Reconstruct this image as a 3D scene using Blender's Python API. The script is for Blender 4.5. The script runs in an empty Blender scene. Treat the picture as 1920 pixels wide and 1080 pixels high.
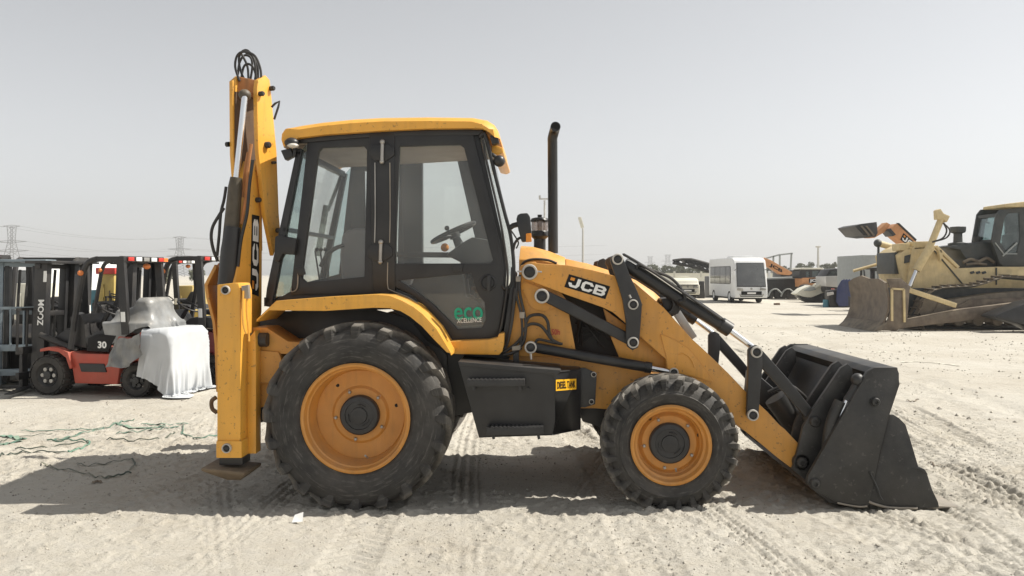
import bpy, bmesh, math, random
import numpy as np
from mathutils import Vector, Matrix
from mathutils.geometry import tessellate_polygon
random.seed(11)
rng = np.random.default_rng(5)
S = bpy.context.scene
COL = S.collection
R = math.radians

# ---------------------------------------------------------------- camera, sky, sun, exposure
F, CX, CY, H = 1540.0, 960.0, 515.0, 1.726      # focal length in pixels of the photograph, horizon row, eye height
cam_d = bpy.data.cameras.new('camera')
cam = bpy.data.objects.new('camera', cam_d); COL.objects.link(cam)
cam.location = (0, 0, H); cam.rotation_euler = (R(90), 0, 0)
cam_d.sensor_width = 36.0; cam_d.lens = 36.0 * F / 1920.0
cam_d.shift_y = -(540 - CY) / 1920.0
cam_d.clip_start = 0.1; cam_d.clip_end = 12000
S.camera = cam
SUN_EL, SUN_AZ = R(50), R(6)                    # azimuth counted from +X towards +Y
s_dir = Vector((math.cos(SUN_EL) * math.cos(SUN_AZ), math.cos(SUN_EL) * math.sin(SUN_AZ), math.sin(SUN_EL)))
W = bpy.data.worlds.new('World'); S.world = W; W.use_nodes = True
wn = W.node_tree.nodes; wl = W.node_tree.links
for n in list(wn): wn.remove(n)
wo = wn.new('ShaderNodeOutputWorld'); bg = wn.new('ShaderNodeBackground')
sky = wn.new('ShaderNodeTexSky'); sky.sky_type = 'NISHITA'; sky.sun_disc = False
sky.sun_elevation = SUN_EL; sky.sun_rotation = R(90) - SUN_AZ
sky.dust_density = 0.7; sky.air_density = 1.0; sky.ozone_density = 1.0; sky.altitude = 0
hs = wn.new('ShaderNodeHueSaturation'); hs.inputs['Saturation'].default_value = 0.14
wl.new(sky.outputs[0], hs.inputs['Color']); wl.new(hs.outputs[0], bg.inputs[0]); wl.new(bg.outputs[0], wo.inputs[0])
bg.inputs[1].default_value = 0.100
sd = bpy.data.lights.new('sun', 'SUN'); sun = bpy.data.objects.new('sun', sd); COL.objects.link(sun)
sun.rotation_euler = s_dir.to_track_quat('Z', 'Y').to_euler()
sd.energy = 4.9; sd.angle = R(0.5); sd.color = (1.0, 0.95, 0.86)
vs = S.view_settings; vs.view_transform = 'Standard'; vs.look = 'None'; vs.gamma = 1; vs.use_curve_mapping = False
vs.exposure = 0.45
S.cycles.max_bounces = 8; S.cycles.transparent_max_bounces = 24
S.cycles.use_denoising = True

# ---------------------------------------------------------------- materials
def nodes(name):
    m = bpy.data.materials.new(name); m.use_nodes = True
    nt = m.node_tree
    return m, nt, nt.nodes['Principled BSDF'], nt.links
def paint(name, col, rough=0.5, metal=0.0, var=0.12, vs_=5.0, dust=0.25, dcol=(0.40, 0.34, 0.25), bump=0.0, bs=60.0, grime=0.0, spec=0.5, chips=0.0, ccol=(0.07, 0.05, 0.04), csc=38):
    m, nt, p, L = nodes(name); N = nt.nodes
    tc = N.new('ShaderNodeTexCoord')
    n1 = N.new('ShaderNodeTexNoise'); n1.inputs['Scale'].default_value = vs_; n1.inputs['Detail'].default_value = 7
    L.new(tc.outputs['Object'], n1.inputs['Vector'])
    r1 = N.new('ShaderNodeMapRange'); r1.inputs[1].default_value = 0.3; r1.inputs[2].default_value = 0.7
    r1.inputs[3].default_value = 1 - var; r1.inputs[4].default_value = 1 + var
    L.new(n1.outputs['Fac'], r1.inputs[0])
    mul = N.new('ShaderNodeVectorMath'); mul.operation = 'SCALE'; mul.inputs[0].default_value = col
    L.new(r1.outputs[0], mul.inputs['Scale'])
    out = mul.outputs[0]
    if grime > 0:
        mp = N.new('ShaderNodeMapping'); mp.inputs['Scale'].default_value = (9, 9, 1.2)
        L.new(tc.outputs['Object'], mp.inputs[0])
        ng = N.new('ShaderNodeTexNoise'); ng.inputs['Scale'].default_value = 2.2; ng.inputs['Detail'].default_value = 8
        L.new(mp.outputs[0], ng.inputs['Vector'])
        rg = N.new('ShaderNodeMapRange'); rg.inputs[1].default_value = 0.5; rg.inputs[2].default_value = 0.75; rg.inputs[4].default_value = grime
        L.new(ng.outputs['Fac'], rg.inputs[0])
        mg = N.new('ShaderNodeMix'); mg.data_type = 'RGBA'
        L.new(rg.outputs[0], mg.inputs['Factor']); L.new(out, mg.inputs['A']); mg.inputs['B'].default_value = (0.10, 0.065, 0.035, 1)
        out = mg.outputs['Result']
    if chips > 0:
        nc = N.new('ShaderNodeTexNoise'); nc.inputs['Scale'].default_value = csc; nc.inputs['Detail'].default_value = 5
        L.new(tc.outputs['Object'], nc.inputs['Vector'])
        rc = N.new('ShaderNodeMapRange'); rc.inputs[1].default_value = 0.645; rc.inputs[2].default_value = 0.68; rc.inputs[4].default_value = chips
        L.new(nc.outputs['Fac'], rc.inputs[0])
        mc = N.new('ShaderNodeMix'); mc.data_type = 'RGBA'
        L.new(rc.outputs[0], mc.inputs['Factor']); L.new(out, mc.inputs['A']); mc.inputs['B'].default_value = (*ccol, 1)
        out = mc.outputs['Result']
    n2 = N.new('ShaderNodeTexNoise'); n2.inputs['Scale'].default_value = 3.1; n2.inputs['Detail'].default_value = 9; n2.inputs['Roughness'].default_value = 0.65
    L.new(tc.outputs['Object'], n2.inputs['Vector'])
    r2 = N.new('ShaderNodeMapRange'); r2.inputs[1].default_value = 0.38; r2.inputs[2].default_value = 0.72
    L.new(n2.outputs['Fac'], r2.inputs[0])
    ge = N.new('ShaderNodeNewGeometry'); sp = N.new('ShaderNodeSeparateXYZ'); L.new(ge.outputs['Normal'], sp.inputs[0])
    r3 = N.new('ShaderNodeMapRange'); r3.inputs[1].default_value = -0.1; r3.inputs[2].default_value = 0.9; r3.inputs[3].default_value = 0.35; r3.inputs[4].default_value = 1.4
    L.new(sp.outputs['Z'], r3.inputs[0])
    mm = N.new('ShaderNodeMath'); mm.operation = 'MULTIPLY'; L.new(r2.outputs[0], mm.inputs[0]); L.new(r3.outputs[0], mm.inputs[1])
    m2 = N.new('ShaderNodeMath'); m2.operation = 'MULTIPLY'; m2.use_clamp = True; L.new(mm.outputs[0], m2.inputs[0]); m2.inputs[1].default_value = dust
    mx = N.new('ShaderNodeMix'); mx.data_type = 'RGBA'
    L.new(m2.outputs[0], mx.inputs['Factor']); L.new(out, mx.inputs['A']); mx.inputs['B'].default_value = (*dcol, 1)
    L.new(mx.outputs['Result'], p.inputs['Base Color'])
    rr = N.new('ShaderNodeMapRange'); rr.inputs[3].default_value = rough; rr.inputs[4].default_value = 0.95
    L.new(m2.outputs[0], rr.inputs[0]); L.new(rr.outputs[0], p.inputs['Roughness'])
    p.inputs['Metallic'].default_value = metal
    p.inputs['Specular IOR Level'].default_value = spec
    if bump > 0:
        nb = N.new('ShaderNodeTexNoise'); nb.inputs['Scale'].default_value = bs; nb.inputs['Detail'].default_value = 4
        L.new(tc.outputs['Object'], nb.inputs['Vector'])
        b = N.new('ShaderNodeBump'); b.inputs['Strength'].default_value = bump; b.inputs['Distance'].default_value = 0.01
        L.new(nb.outputs['Fac'], b.inputs['Height']); L.new(b.outputs[0], p.inputs['Normal'])
    return m
def flat(name, col, rough=0.5, metal=0.0):
    return paint(name, col, rough, metal, var=0.06, dust=0.08)
def glass(name, tint=(0.86, 0.90, 0.88), refl=0.10, film=0.06, fcol=(0.5, 0.47, 0.42), fs=4.0):
    m, nt, p, L = nodes(name); N = nt.nodes; N.remove(p)
    out = N['Material Output']
    tr = N.new('ShaderNodeBsdfTransparent'); tr.inputs[0].default_value = (*tint, 1)
    gl = N.new('ShaderNodeBsdfGlossy'); gl.inputs['Roughness'].default_value = 0.03
    df = N.new('ShaderNodeBsdfDiffuse'); df.inputs[0].default_value = (*fcol, 1)
    lw = N.new('ShaderNodeLayerWeight'); lw.inputs[0].default_value = 0.35
    mr = N.new('ShaderNodeMapRange'); mr.inputs[3].default_value = refl * 0.4; mr.inputs[4].default_value = min(1, refl * 5)
    L.new(lw.outputs['Fresnel'], mr.inputs[0])
    tc = N.new('ShaderNodeTexCoord'); nz = N.new('ShaderNodeTexNoise'); nz.inputs['Scale'].default_value = fs; nz.inputs['Detail'].default_value = 8
    L.new(tc.outputs['Object'], nz.inputs['Vector'])
    fr = N.new('ShaderNodeMapRange'); fr.inputs[1].default_value = 0.35; fr.inputs[2].default_value = 0.75; fr.inputs[3].default_value = film * 0.4; fr.inputs[4].default_value = film * 1.8
    L.new(nz.outputs['Fac'], fr.inputs[0])
    m1 = N.new('ShaderNodeMixShader'); L.new(fr.outputs[0], m1.inputs[0]); L.new(tr.outputs[0], m1.inputs[1]); L.new(df.outputs[0], m1.inputs[2])
    m2 = N.new('ShaderNodeMixShader'); L.new(mr.outputs[0], m2.inputs[0]); L.new(m1.outputs[0], m2.inputs[1]); L.new(gl.outputs[0], m2.inputs[2])
    L.new(m2.outputs[0], out.inputs[0])
    return m
M = {}
M['orange'] = paint('machine_orange', (0.64, 0.30, 0.050), 0.42, var=0.13, vs_=2.6, dust=0.30, grime=0.24, bump=0.05, chips=0.5)
M['yellow'] = paint('machine_yellow', (0.75, 0.375, 0.050), 0.36, var=0.09, vs_=2.6, dust=0.18, grime=0.16, bump=0.04, chips=0.45)
M['rim'] = paint('rim_orange', (0.57, 0.25, 0.045), 0.5, var=0.12, dust=0.25, grime=0.22, bump=0.05)
M['grease_shade'] = paint('grease_inner_shade', (0.085, 0.045, 0.022), 0.7, var=0.4, dust=0.3, grime=0.5, bump=0.15)  # dark greasy brown, also painted as shade between the dipper plates
M['rust'] = paint('rusty_orange', (0.40, 0.16, 0.05), 0.7, var=0.3, dust=0.3, grime=0.5, bump=0.15)
M['black'] = paint('black_paint', (0.015, 0.0155, 0.017), 0.40, var=0.3, dust=0.10, dcol=(0.26, 0.24, 0.21), bump=0.05)
M['charcoal'] = paint('charcoal_steel', (0.021, 0.0215, 0.023), 0.45, var=0.3, dust=0.14, dcol=(0.26, 0.24, 0.21), bump=0.08)
M['bucket'] = paint('bucket_black', (0.019, 0.0195, 0.020), 0.45, var=0.35, dust=0.32, dcol=(0.22, 0.20, 0.17), bump=0.12, chips=0.35, ccol=(0.11, 0.105, 0.095), csc=30)
M['worn'] = paint('worn_steel', (0.30, 0.27, 0.23), 0.5, 0.4, var=0.3, dust=0.4)
M['rubber'] = paint('tyre_rubber', (0.022, 0.021, 0.020), 0.8, var=0.3, vs_=9, dust=0.62, dcol=(0.20, 0.18, 0.155), bump=0.3, bs=45)
def tyre_mat(name, r_edge, r_in):
    """rubber: pale dust ground into the tread, scuffs round the sidewall (object space: hub at the origin, axle along y)"""
    m = paint(name, (0.027, 0.0265, 0.026), 0.78, var=0.35, vs_=9, dust=0.45, dcol=(0.19, 0.17, 0.145), bump=0.3, bs=45)
    nt = m.node_tree; N = nt.nodes; L = nt.links; p = N['Principled BSDF']; src = p.inputs['Base Color'].links[0].from_socket
    tc = N.new('ShaderNodeTexCoord'); sp = N.new('ShaderNodeSeparateXYZ'); L.new(tc.outputs['Object'], sp.inputs[0])
    cb = N.new('ShaderNodeCombineXYZ'); L.new(sp.outputs['X'], cb.inputs[0]); L.new(sp.outputs['Z'], cb.inputs[1])
    ln = N.new('ShaderNodeVectorMath'); ln.operation = 'LENGTH'; L.new(cb.outputs[0], ln.inputs[0])
    at = N.new('ShaderNodeMath'); at.operation = 'ARCTAN2'; L.new(sp.outputs['X'], at.inputs[0]); L.new(sp.outputs['Z'], at.inputs[1])
    cv = N.new('ShaderNodeCombineXYZ'); a2 = N.new('ShaderNodeMath'); a2.operation = 'MULTIPLY'; a2.inputs[1].default_value = 2.2; L.new(at.outputs[0], a2.inputs[0])
    r2 = N.new('ShaderNodeMath'); r2.operation = 'MULTIPLY'; r2.inputs[1].default_value = 34; L.new(ln.outputs['Value'], r2.inputs[0])
    L.new(a2.outputs[0], cv.inputs[0]); L.new(r2.outputs[0], cv.inputs[1])
    n1 = N.new('ShaderNodeTexNoise'); n1.inputs['Scale'].default_value = 1.6; n1.inputs['Detail'].default_value = 9; n1.inputs['Roughness'].default_value = 0.7; L.new(cv.outputs[0], n1.inputs['Vector'])
    s1 = N.new('ShaderNodeMapRange'); s1.inputs[1].default_value = 0.53; s1.inputs[2].default_value = 0.70; s1.inputs[4].default_value = 0.7; L.new(n1.outputs['Fac'], s1.inputs[0])
    m1 = N.new('ShaderNodeMix'); m1.data_type = 'RGBA'; L.new(s1.outputs[0], m1.inputs['Factor']); L.new(src, m1.inputs['A']); m1.inputs['B'].default_value = (0.16, 0.15, 0.135, 1)
    e1 = N.new('ShaderNodeMapRange'); e1.inputs[1].default_value = r_in; e1.inputs[2].default_value = r_edge; L.new(ln.outputs['Value'], e1.inputs[0])
    n2 = N.new('ShaderNodeTexNoise'); n2.inputs['Scale'].default_value = 14; n2.inputs['Detail'].default_value = 8; n2.inputs['Roughness'].default_value = 0.7; L.new(tc.outputs['Object'], n2.inputs['Vector'])
    s2 = N.new('ShaderNodeMapRange'); s2.inputs[1].default_value = 0.3; s2.inputs[2].default_value = 0.65; s2.inputs[3].default_value = 0.2; s2.inputs[4].default_value = 0.95; L.new(n2.outputs['Fac'], s2.inputs[0])
    mm = N.new('ShaderNodeMath'); mm.operation = 'MULTIPLY'; L.new(e1.outputs[0], mm.inputs[0]); L.new(s2.outputs[0], mm.inputs[1])
    m2 = N.new('ShaderNodeMix'); m2.data_type = 'RGBA'; L.new(mm.outputs[0], m2.inputs['Factor']); L.new(m1.outputs['Result'], m2.inputs['A']); m2.inputs['B'].default_value = (0.23, 0.21, 0.18, 1)
    L.new(m2.outputs['Result'], p.inputs['Base Color']); return m
M['tyre_rear'] = tyre_mat('rear_tyre_rubber', 0.70, 0.655); M['tyre_front'] = tyre_mat('front_tyre_rubber', 0.505, 0.465)
M['hose'] = paint('hose_rubber', (0.016, 0.016, 0.017), 0.5, var=0.2, dust=0.12)
M['chrome'] = paint('chrome_rod', (0.75, 0.76, 0.78), 0.18, 1.0, var=0.05, dust=0.05)
M['steel'] = paint('grey_steel', (0.40, 0.39, 0.37), 0.4, 0.6, var=0.2, dust=0.2)
M['olive'] = paint('greasy_barrel', (0.055, 0.045, 0.030), 0.5, var=0.4, dust=0.35, grime=0.4, bump=0.1)
M['headliner'] = paint('headliner', (0.42, 0.35, 0.28), 0.9, var=0.12, dust=0.1)
M['seat'] = paint('seat_grey', (0.20, 0.20, 0.215), 0.7, var=0.1, dust=0.1)
M['glass'] = glass('cab_glass', (0.95, 0.965, 0.955), 0.07, 0.05, (0.75, 0.74, 0.70), 1.6)
M['glass_green'] = glass('rear_glass', (0.74, 0.82, 0.82), 0.10, 0.08, (0.35, 0.40, 0.41))
M['glass_dark'] = glass('dark_glass', (0.25, 0.28, 0.28), 0.16, 0.12, (0.16, 0.17, 0.17))
M['white'] = flat('white_print', (0.80, 0.80, 0.78), 0.5)
M['print_black'] = paint('black_print', (0.008, 0.008, 0.009), 0.6, var=0.05, dust=0.03, spec=0.25)
M['pin_ring'] = paint('pin_ring', (0.50, 0.48, 0.44), 0.5, 0.3, var=0.15, dust=0.2)
M['print_orange'] = flat('orange_print', (0.70, 0.26, 0.02), 0.5)
M['sticker_yellow'] = flat('sticker_yellow', (0.85, 0.45, 0.01), 0.5)
M['teal'] = flat('teal_print', (0.0, 0.36, 0.22), 0.5)
M['red_print'] = flat('red_print', (0.45, 0.05, 0.03), 0.5)
M['amber'] = paint('amber_lens', (0.75, 0.26, 0.02), 0.2, dust=0.1)
M['lamp_glass'] = paint('lamp_glass', (0.55, 0.53, 0.48), 0.15, dust=0.2)
M['clear'] = glass('clear_bowl', (0.72, 0.68, 0.66), 0.12, 0.35, (0.45, 0.38, 0.36))
M['pad'] = paint('foot_pad_rust', (0.13, 0.095, 0.06), 0.8, var=0.3, dust=0.3, grime=0.4, bump=0.2)

# ---------------------------------------------------------------- geometry helpers
CAMP = Vector((0, 0, H))
def ray(px, py): return Vector(((px - CX) / F, 1.0, -(py - CY) / F))
class Plane:
    def __init__(self, o, n): self.o, self.n = Vector(o), Vector(n).normalized()
    def pt(self, px, py):
        d = ray(px, py); return CAMP + d * ((self.o - CAMP).dot(self.n) / d.dot(self.n))
    def pts(self, l): return [self.pt(*p) for p in l]
    def off(self, d): return Plane(self.o + self.n * d, self.n)
def gpt(px, py, z=0.0): return Plane((0, 0, z), (0, 0, 1)).pt(px, py)
def facing(Y): return Plane((0, Y, 0), (0, -1, 0))
def spline(pts, k=6):
    pts = [Vector(p) for p in pts]; out = []
    P = [pts[0] * 2 - pts[1]] + pts + [pts[-1] * 2 - pts[-2]]
    for i in range(1, len(P) - 2):
        a, b, c, d = P[i - 1:i + 3]
        for j in range(k):
            t = j / k
            out.append(0.5 * ((2 * b) + (c - a) * t + (2 * a - 5 * b + 4 * c - d) * t * t + (3 * b - a - 3 * c + d) * t ** 3))
    out.append(pts[-1]); return out
ROOT = {}
def root_of(o):
    while o.parent: o = o.parent
    return o
class MB:
    def __init__(self): self.v, self.f, self.c = [], [], []
    def add(self, vs_, fs):
        b = len(self.v); self.c.append((b, len(self.f))); self.v += [Vector(p) for p in vs_]; self.f += [[b + i for i in f] for f in fs]; return self
    def prism(self, pts, ext, holes=()):
        ext = Vector(ext); loops = [list(pts)] + [list(h) for h in holes]
        allp = [p for l in loops for p in l]; n = len(allp)
        fs = []
        if holes:
            for t in tessellate_polygon(loops): fs.append(list(t)); fs.append([n + i for i in reversed(t)])
        else:
            fs.append(list(range(n))); fs.append([n + i for i in reversed(range(n))])
        b = 0
        for l in loops:
            k = len(l)
            for i in range(k):
                a, c = b + i, b + (i + 1) % k; fs.append([a, c, n + c, n + a])
            b += k
        return self.add(allp + [p + ext for p in allp], fs)
    def box(self, a, b):
        (x0, y0, z0), (x1, y1, z1) = a, b
        return self.add([(x0, y0, z0), (x1, y0, z0), (x1, y1, z0), (x0, y1, z0), (x0, y0, z1), (x1, y0, z1), (x1, y1, z1), (x0, y1, z1)],
                        [(0, 3, 2, 1), (4, 5, 6, 7), (0, 1, 5, 4), (1, 2, 6, 5), (2, 3, 7, 6), (3, 0, 4, 7)])
    def tube(self, path, r, n=10, caps=True):
        path = [Vector(p) for p in path]; k = len(path)
        rs = r if isinstance(r, (list, tuple)) else [r] * k
        t0 = (path[1] - path[0]).normalized()
        up = Vector((0, 0, 1)) if abs(t0.z) < 0.9 else Vector((1, 0, 0))
        a = t0.cross(up).normalized(); vs_, fs = [], []
        for i in range(k):
            t = (path[min(i + 1, k - 1)] - path[max(i - 1, 0)]).normalized()
            a = (a - t * a.dot(t)).normalized(); b = t.cross(a)
            for j in range(n):
                an = 2 * math.pi * j / n; vs_.append(path[i] + (a * math.cos(an) + b * math.sin(an)) * rs[i])
        for i in range(k - 1):
            for j in range(n):
                fs.append([i * n + j, i * n + (j + 1) % n, (i + 1) * n + (j + 1) % n, (i + 1) * n + j])
        if caps: fs += [list(range(n))[::-1], [(k - 1) * n + j for j in range(n)]]
        return self.add(vs_, fs)
    def lathe(self, c, ax, prof, n=40, ref=None):
        c, ax = Vector(c), Vector(ax).normalized()
        a = ax.cross(Vector((0, 0, 1)) if abs(ax.z) < 0.9 else Vector((1, 0, 0))).normalized(); b = ax.cross(a)
        vs_, fs = [], []; k = len(prof)
        for (r, t) in prof:
            for j in range(n):
                an = 2 * math.pi * j / n; vs_.append(c + ax * t + (a * math.cos(an) + b * math.sin(an)) * r)
        for i in range(k - 1):
            for j in range(n):
                fs.append([i * n + j, i * n + (j + 1) % n, (i + 1) * n + (j + 1) % n, (i + 1) * n + j])
        if prof[0][0] > 1e-5: pass
        return self.add(vs_, fs)
    def disc(self, c, ax, r, h, n=20, r2=None):
        c, ax = Vector(c), Vector(ax).normalized()
        return self.tube([c, c + ax * h], [r, r if r2 is None else r2], n)
    def ball(self, c, r, sc=(1, 1, 1), n=14):
        vs_, fs = [], []; m = n // 2; c = Vector(c)
        for i in range(m + 1):
            th = math.pi * i / m
            for j in range(n):
                ph = 2 * math.pi * j / n
                vs_.append(c + Vector((r * sc[0] * math.sin(th) * math.cos(ph), r * sc[1] * math.sin(th) * math.sin(ph), r * sc[2] * math.cos(th))))
        for i in range(m):
            for j in range(n): fs.append([i * n + j, i * n + (j + 1) % n, (i + 1) * n + (j + 1) % n, (i + 1) * n + j])
        return self.add(vs_, fs)
    def bar(self, a, b, w, h=None, up=None):
        a, b = Vector(a), Vector(b); t = (b - a).normalized(); h = w if h is None else h
        u = Vector(up) if up else (Vector((0, 0, 1)) if abs(t.z) < 0.9 else Vector((0, 1, 0)))
        x = t.cross(u).normalized() * (w / 2); y = t.cross(x).normalized() * (h / 2)
        return self.prism([a + x + y, a - x + y, a - x - y, a + x - y], b - a)
    def build(self, name, mat, parent=None, bevel=0.0, smooth=40, seg=2, split=False):
        if split and len(self.c) > 1:               # every shape that was added becomes a part of its own
            ends = self.c[1:] + [(len(self.v), len(self.f))]; first = None
            for (v0_, f0_), (v1_, f1_) in zip(self.c, ends):
                q = MB(); q.v = self.v[v0_:v1_]; q.f = [[i - v0_ for i in f] for f in self.f[f0_:f1_]]
                o = q.build(name, mat, parent, bevel, smooth, seg); first = first or o
            return first
        me = bpy.data.meshes.new(name)
        inv = ROOT[root_of(parent).name].inverted() if parent else Matrix()
        bm = bmesh.new()
        vv = [bm.verts.new(inv @ p) for p in self.v]
        for f in self.f:
            try: bm.faces.new([vv[i] for i in f])
            except ValueError: pass
        bmesh.ops.remove_doubles(bm, verts=bm.verts, dist=1e-5)
        bmesh.ops.recalc_face_normals(bm, faces=bm.faces)
        if bevel > 0:
            es = [e for e in bm.edges if len(e.link_faces) == 2 and e.calc_face_angle(0) > R(30)]
            bmesh.ops.bevel(bm, geom=es, offset=bevel, segments=seg, affect='EDGES', profile=0.6, clamp_overlap=True)
        bm.to_mesh(me); bm.free()
        if smooth:
            me.polygons.foreach_set('use_smooth', [True] * len(me.polygons))
            me.set_sharp_from_angle(angle=R(smooth))
        me.materials.append(mat if not isinstance(mat, str) else M[mat])
        o = bpy.data.objects.new(name, me); COL.objects.link(o)
        if parent: o.parent = parent
        return o
def tag(o, label=None, cat=None, group=None, kind=None):
    if label: o['label'] = label
    if cat: o['category'] = cat
    if group: o['group'] = group
    if kind: o['kind'] = kind
    return o
def thing(name, label, cat, loc=(0, 0, 0), rz=0.0, group=None):
    o = bpy.data.objects.new(name, None); COL.objects.link(o); o.empty_display_size = 0.2
    o.location = loc; o.rotation_euler = (0, 0, rz)
    ROOT[o.name] = Matrix.Translation(Vector(loc)) @ Matrix.Rotation(rz, 4, 'Z')
    return tag(o, label, cat, group)
def single(mb, name, mat, label, cat, group=None, kind=None, **kw):
    """a thing that is one mesh, its origin at the middle of its base"""
    lo = Vector([min(v[i] for v in mb.v) for i in range(3)]); hi = Vector([max(v[i] for v in mb.v) for i in range(3)])
    c = Vector(((lo.x + hi.x) / 2, (lo.y + hi.y) / 2, lo.z))
    mb.v = [v - c for v in mb.v]
    o = mb.build(name, mat, None, **kw); o.location = c
    return tag(o, label, cat, group, kind)
def copy_tree(o, loc=None, rz=None, parent=None):
    c = o.copy(); COL.objects.link(c)
    if parent: c.parent = parent
    else:
        if loc is not None: c.location = loc
        if rz is not None: c.rotation_euler = (0, 0, rz)
        ROOT[c.name] = Matrix.Translation(c.location) @ Matrix.Rotation(c.rotation_euler.z, 4, 'Z')
    for ch in list(o.children): copy_tree(ch, parent=c)
    return c
def bilin(q, s, t):
    """q = bottom-left, bottom-right, top-right, top-left"""
    return (q[0] * (1 - s) + q[1] * s) * (1 - t) + (q[3] * (1 - s) + q[2] * s) * t
GLYPH = {
 'J': ([(.62, 1), (.90, 1), (.90, .3), (.72, 0), (.18, 0), (0, .28), (0, .42), (.27, .42), (.27, .32), (.34, .24), (.55, .24), (.62, .32)], []),
 'C': ([(0, .25), (.2, 0), (.75, 0), (.95, .25), (.95, .36), (.69, .36), (.69, .3), (.62, .24), (.33, .24), (.26, .3), (.26, .7), (.33, .76), (.62, .76), (.69, .7), (.69, .64), (.95, .64), (.95, .75), (.75, 1), (.2, 1), (0, .75)], []),
 'B': ([(0, 0), (.75, 0), (.95, .2), (.95, .4), (.86, .5), (.95, .6), (.95, .8), (.75, 1), (0, 1)],
       [[(.26, .22), (.62, .22), (.69, .28), (.69, .34), (.62, .40), (.26, .40)], [(.26, .6), (.62, .6), (.69, .66), (.69, .72), (.62, .78), (.26, .78)]])}
def block_logo(q, nrm, parent, plate='print_black', square=True):
    """three wide block letters with an orange square, on a black plate; q is the plate's quad"""
    n = Vector(nrm).normalized()
    MB().prism([p + n * 0.001 for p in q], n * 0.002).build('decal', plate, parent, smooth=0)
    mb = MB()
    for i, ch in enumerate('JCB'):
        o, hs_ = GLYPH[ch]
        f = lambda p: bilin(q, 0.06 + 0.305 * i + p[0] * 0.29, 0.14 + p[1] * 0.71) + n * 0.0045
        mb.prism([f(p) for p in o], n * 0.001, [[f(p) for p in h] for h in hs_])
    mb.build('lettering', 'white', parent, smooth=0)
    if square:
        f = lambda s, t: bilin(q, s, t) + n * 0.0045
        MB().prism([f(.07, .62), f(.17, .62), f(.17, .84), f(.07, .84)], n * 0.001).build('logo_square', 'print_orange', parent, smooth=0)
def text_on(txt, q, nrm, mat, parent, name='lettering', bold=0.02, shear=0.0):
    cu = bpy.data.curves.new('t', 'FONT'); cu.body = txt; cu.size = 1; cu.offset = bold; cu.resolution_u = 3; cu.shear = shear
    ob = bpy.data.objects.new('t', cu); me = bpy.data.meshes.new_from_object(ob)
    xs = [v.co.x for v in me.vertices]; ys = [v.co.y for v in me.vertices]
    x0, x1, y0, y1 = min(xs), max(xs), min(ys), max(ys); n = Vector(nrm).normalized()
    mb = MB()
    mb.add([bilin(q, (v.co.x - x0) / (x1 - x0), (v.co.y - y0) / (y1 - y0)) + n * 0.004 for v in me.vertices], [list(p.vertices) for p in me.polygons])
    bpy.data.objects.remove(ob); bpy.data.curves.remove(cu); bpy.data.meshes.remove(me)
    return mb.build(name, mat, parent, smooth=0)
# ---------------------------------------------------------------- ground
G = [rng.random((256, 256)) for _ in range(8)]
def vn(x, y, k):
    g = G[k]; xi = np.floor(x).astype(int); yi = np.floor(y).astype(int); fx = x - xi; fy = y - yi
    fx = fx * fx * (3 - 2 * fx); fy = fy * fy * (3 - 2 * fy)
    a = g[xi % 256, yi % 256]; b = g[(xi + 1) % 256, yi % 256]; c = g[xi % 256, (yi + 1) % 256]; d = g[(xi + 1) % 256, (yi + 1) % 256]
    return (a * (1 - fx) + b * fx) * (1 - fy) + (c * (1 - fx) + d * fx) * fy - 0.5
def fbm(x, y, s, o=4, k=0):
    r = 0; a = 1.0
    for i in range(o):
        r = r + a * vn(x * s + 17.3 * i, y * s - 9.1 * i, (k + i) % 8); s *= 2.03; a *= 0.52
    return r
TRACKS = [(-0.95, 0.03, 0.34, 0.11, 0.014), (0.86, -0.06, 0.32, 0.09, 0.014), (3.72, 0.115, 0.36, 0.12, 0.018), (4.35, 0.13, 0.36, 0.12, 0.016), (2.35, -0.36, 0.30, 0.10, 0.013),
          (5.6, 0.15, 0.4, 0.12, 0.016), (2.9, 0.22, 0.28, 0.10, 0.010), (-3.3, 0.5, 0.3, 0.1, 0.008), (1.75, -0.2, 0.05, 0.5, 0.010), (1.55, -0.22, 0.05, 0.5, 0.010)]
RIDGES = [(0.55, 0.25, 0.22, 3, 0.008), (-2.3, -0.35, 0.24, 3, 0.007), (4.5, -0.5, 0.3, 3, 0.008), (3.3, -0.7, 0.26, 3, 0.008), (3.86, 0.11, 0.30, 3, 0.011), (4.22, 0.12, 0.24, 3, 0.010), (4.95, 0.2, 0.34, 4, 0.010), (2.55, -0.30, 0.26, 3, 0.007), (-0.35, -0.02, 0.24, 3, 0.008), (-1.75, 0.04, 0.22, 3, 0.006), (1.35, -0.12, 0.22, 3, 0.008), (6.8, 0.5, 0.4, 4, 0.012), (3.2, 0.05, 0.2, 2, 0.008)]
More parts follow.
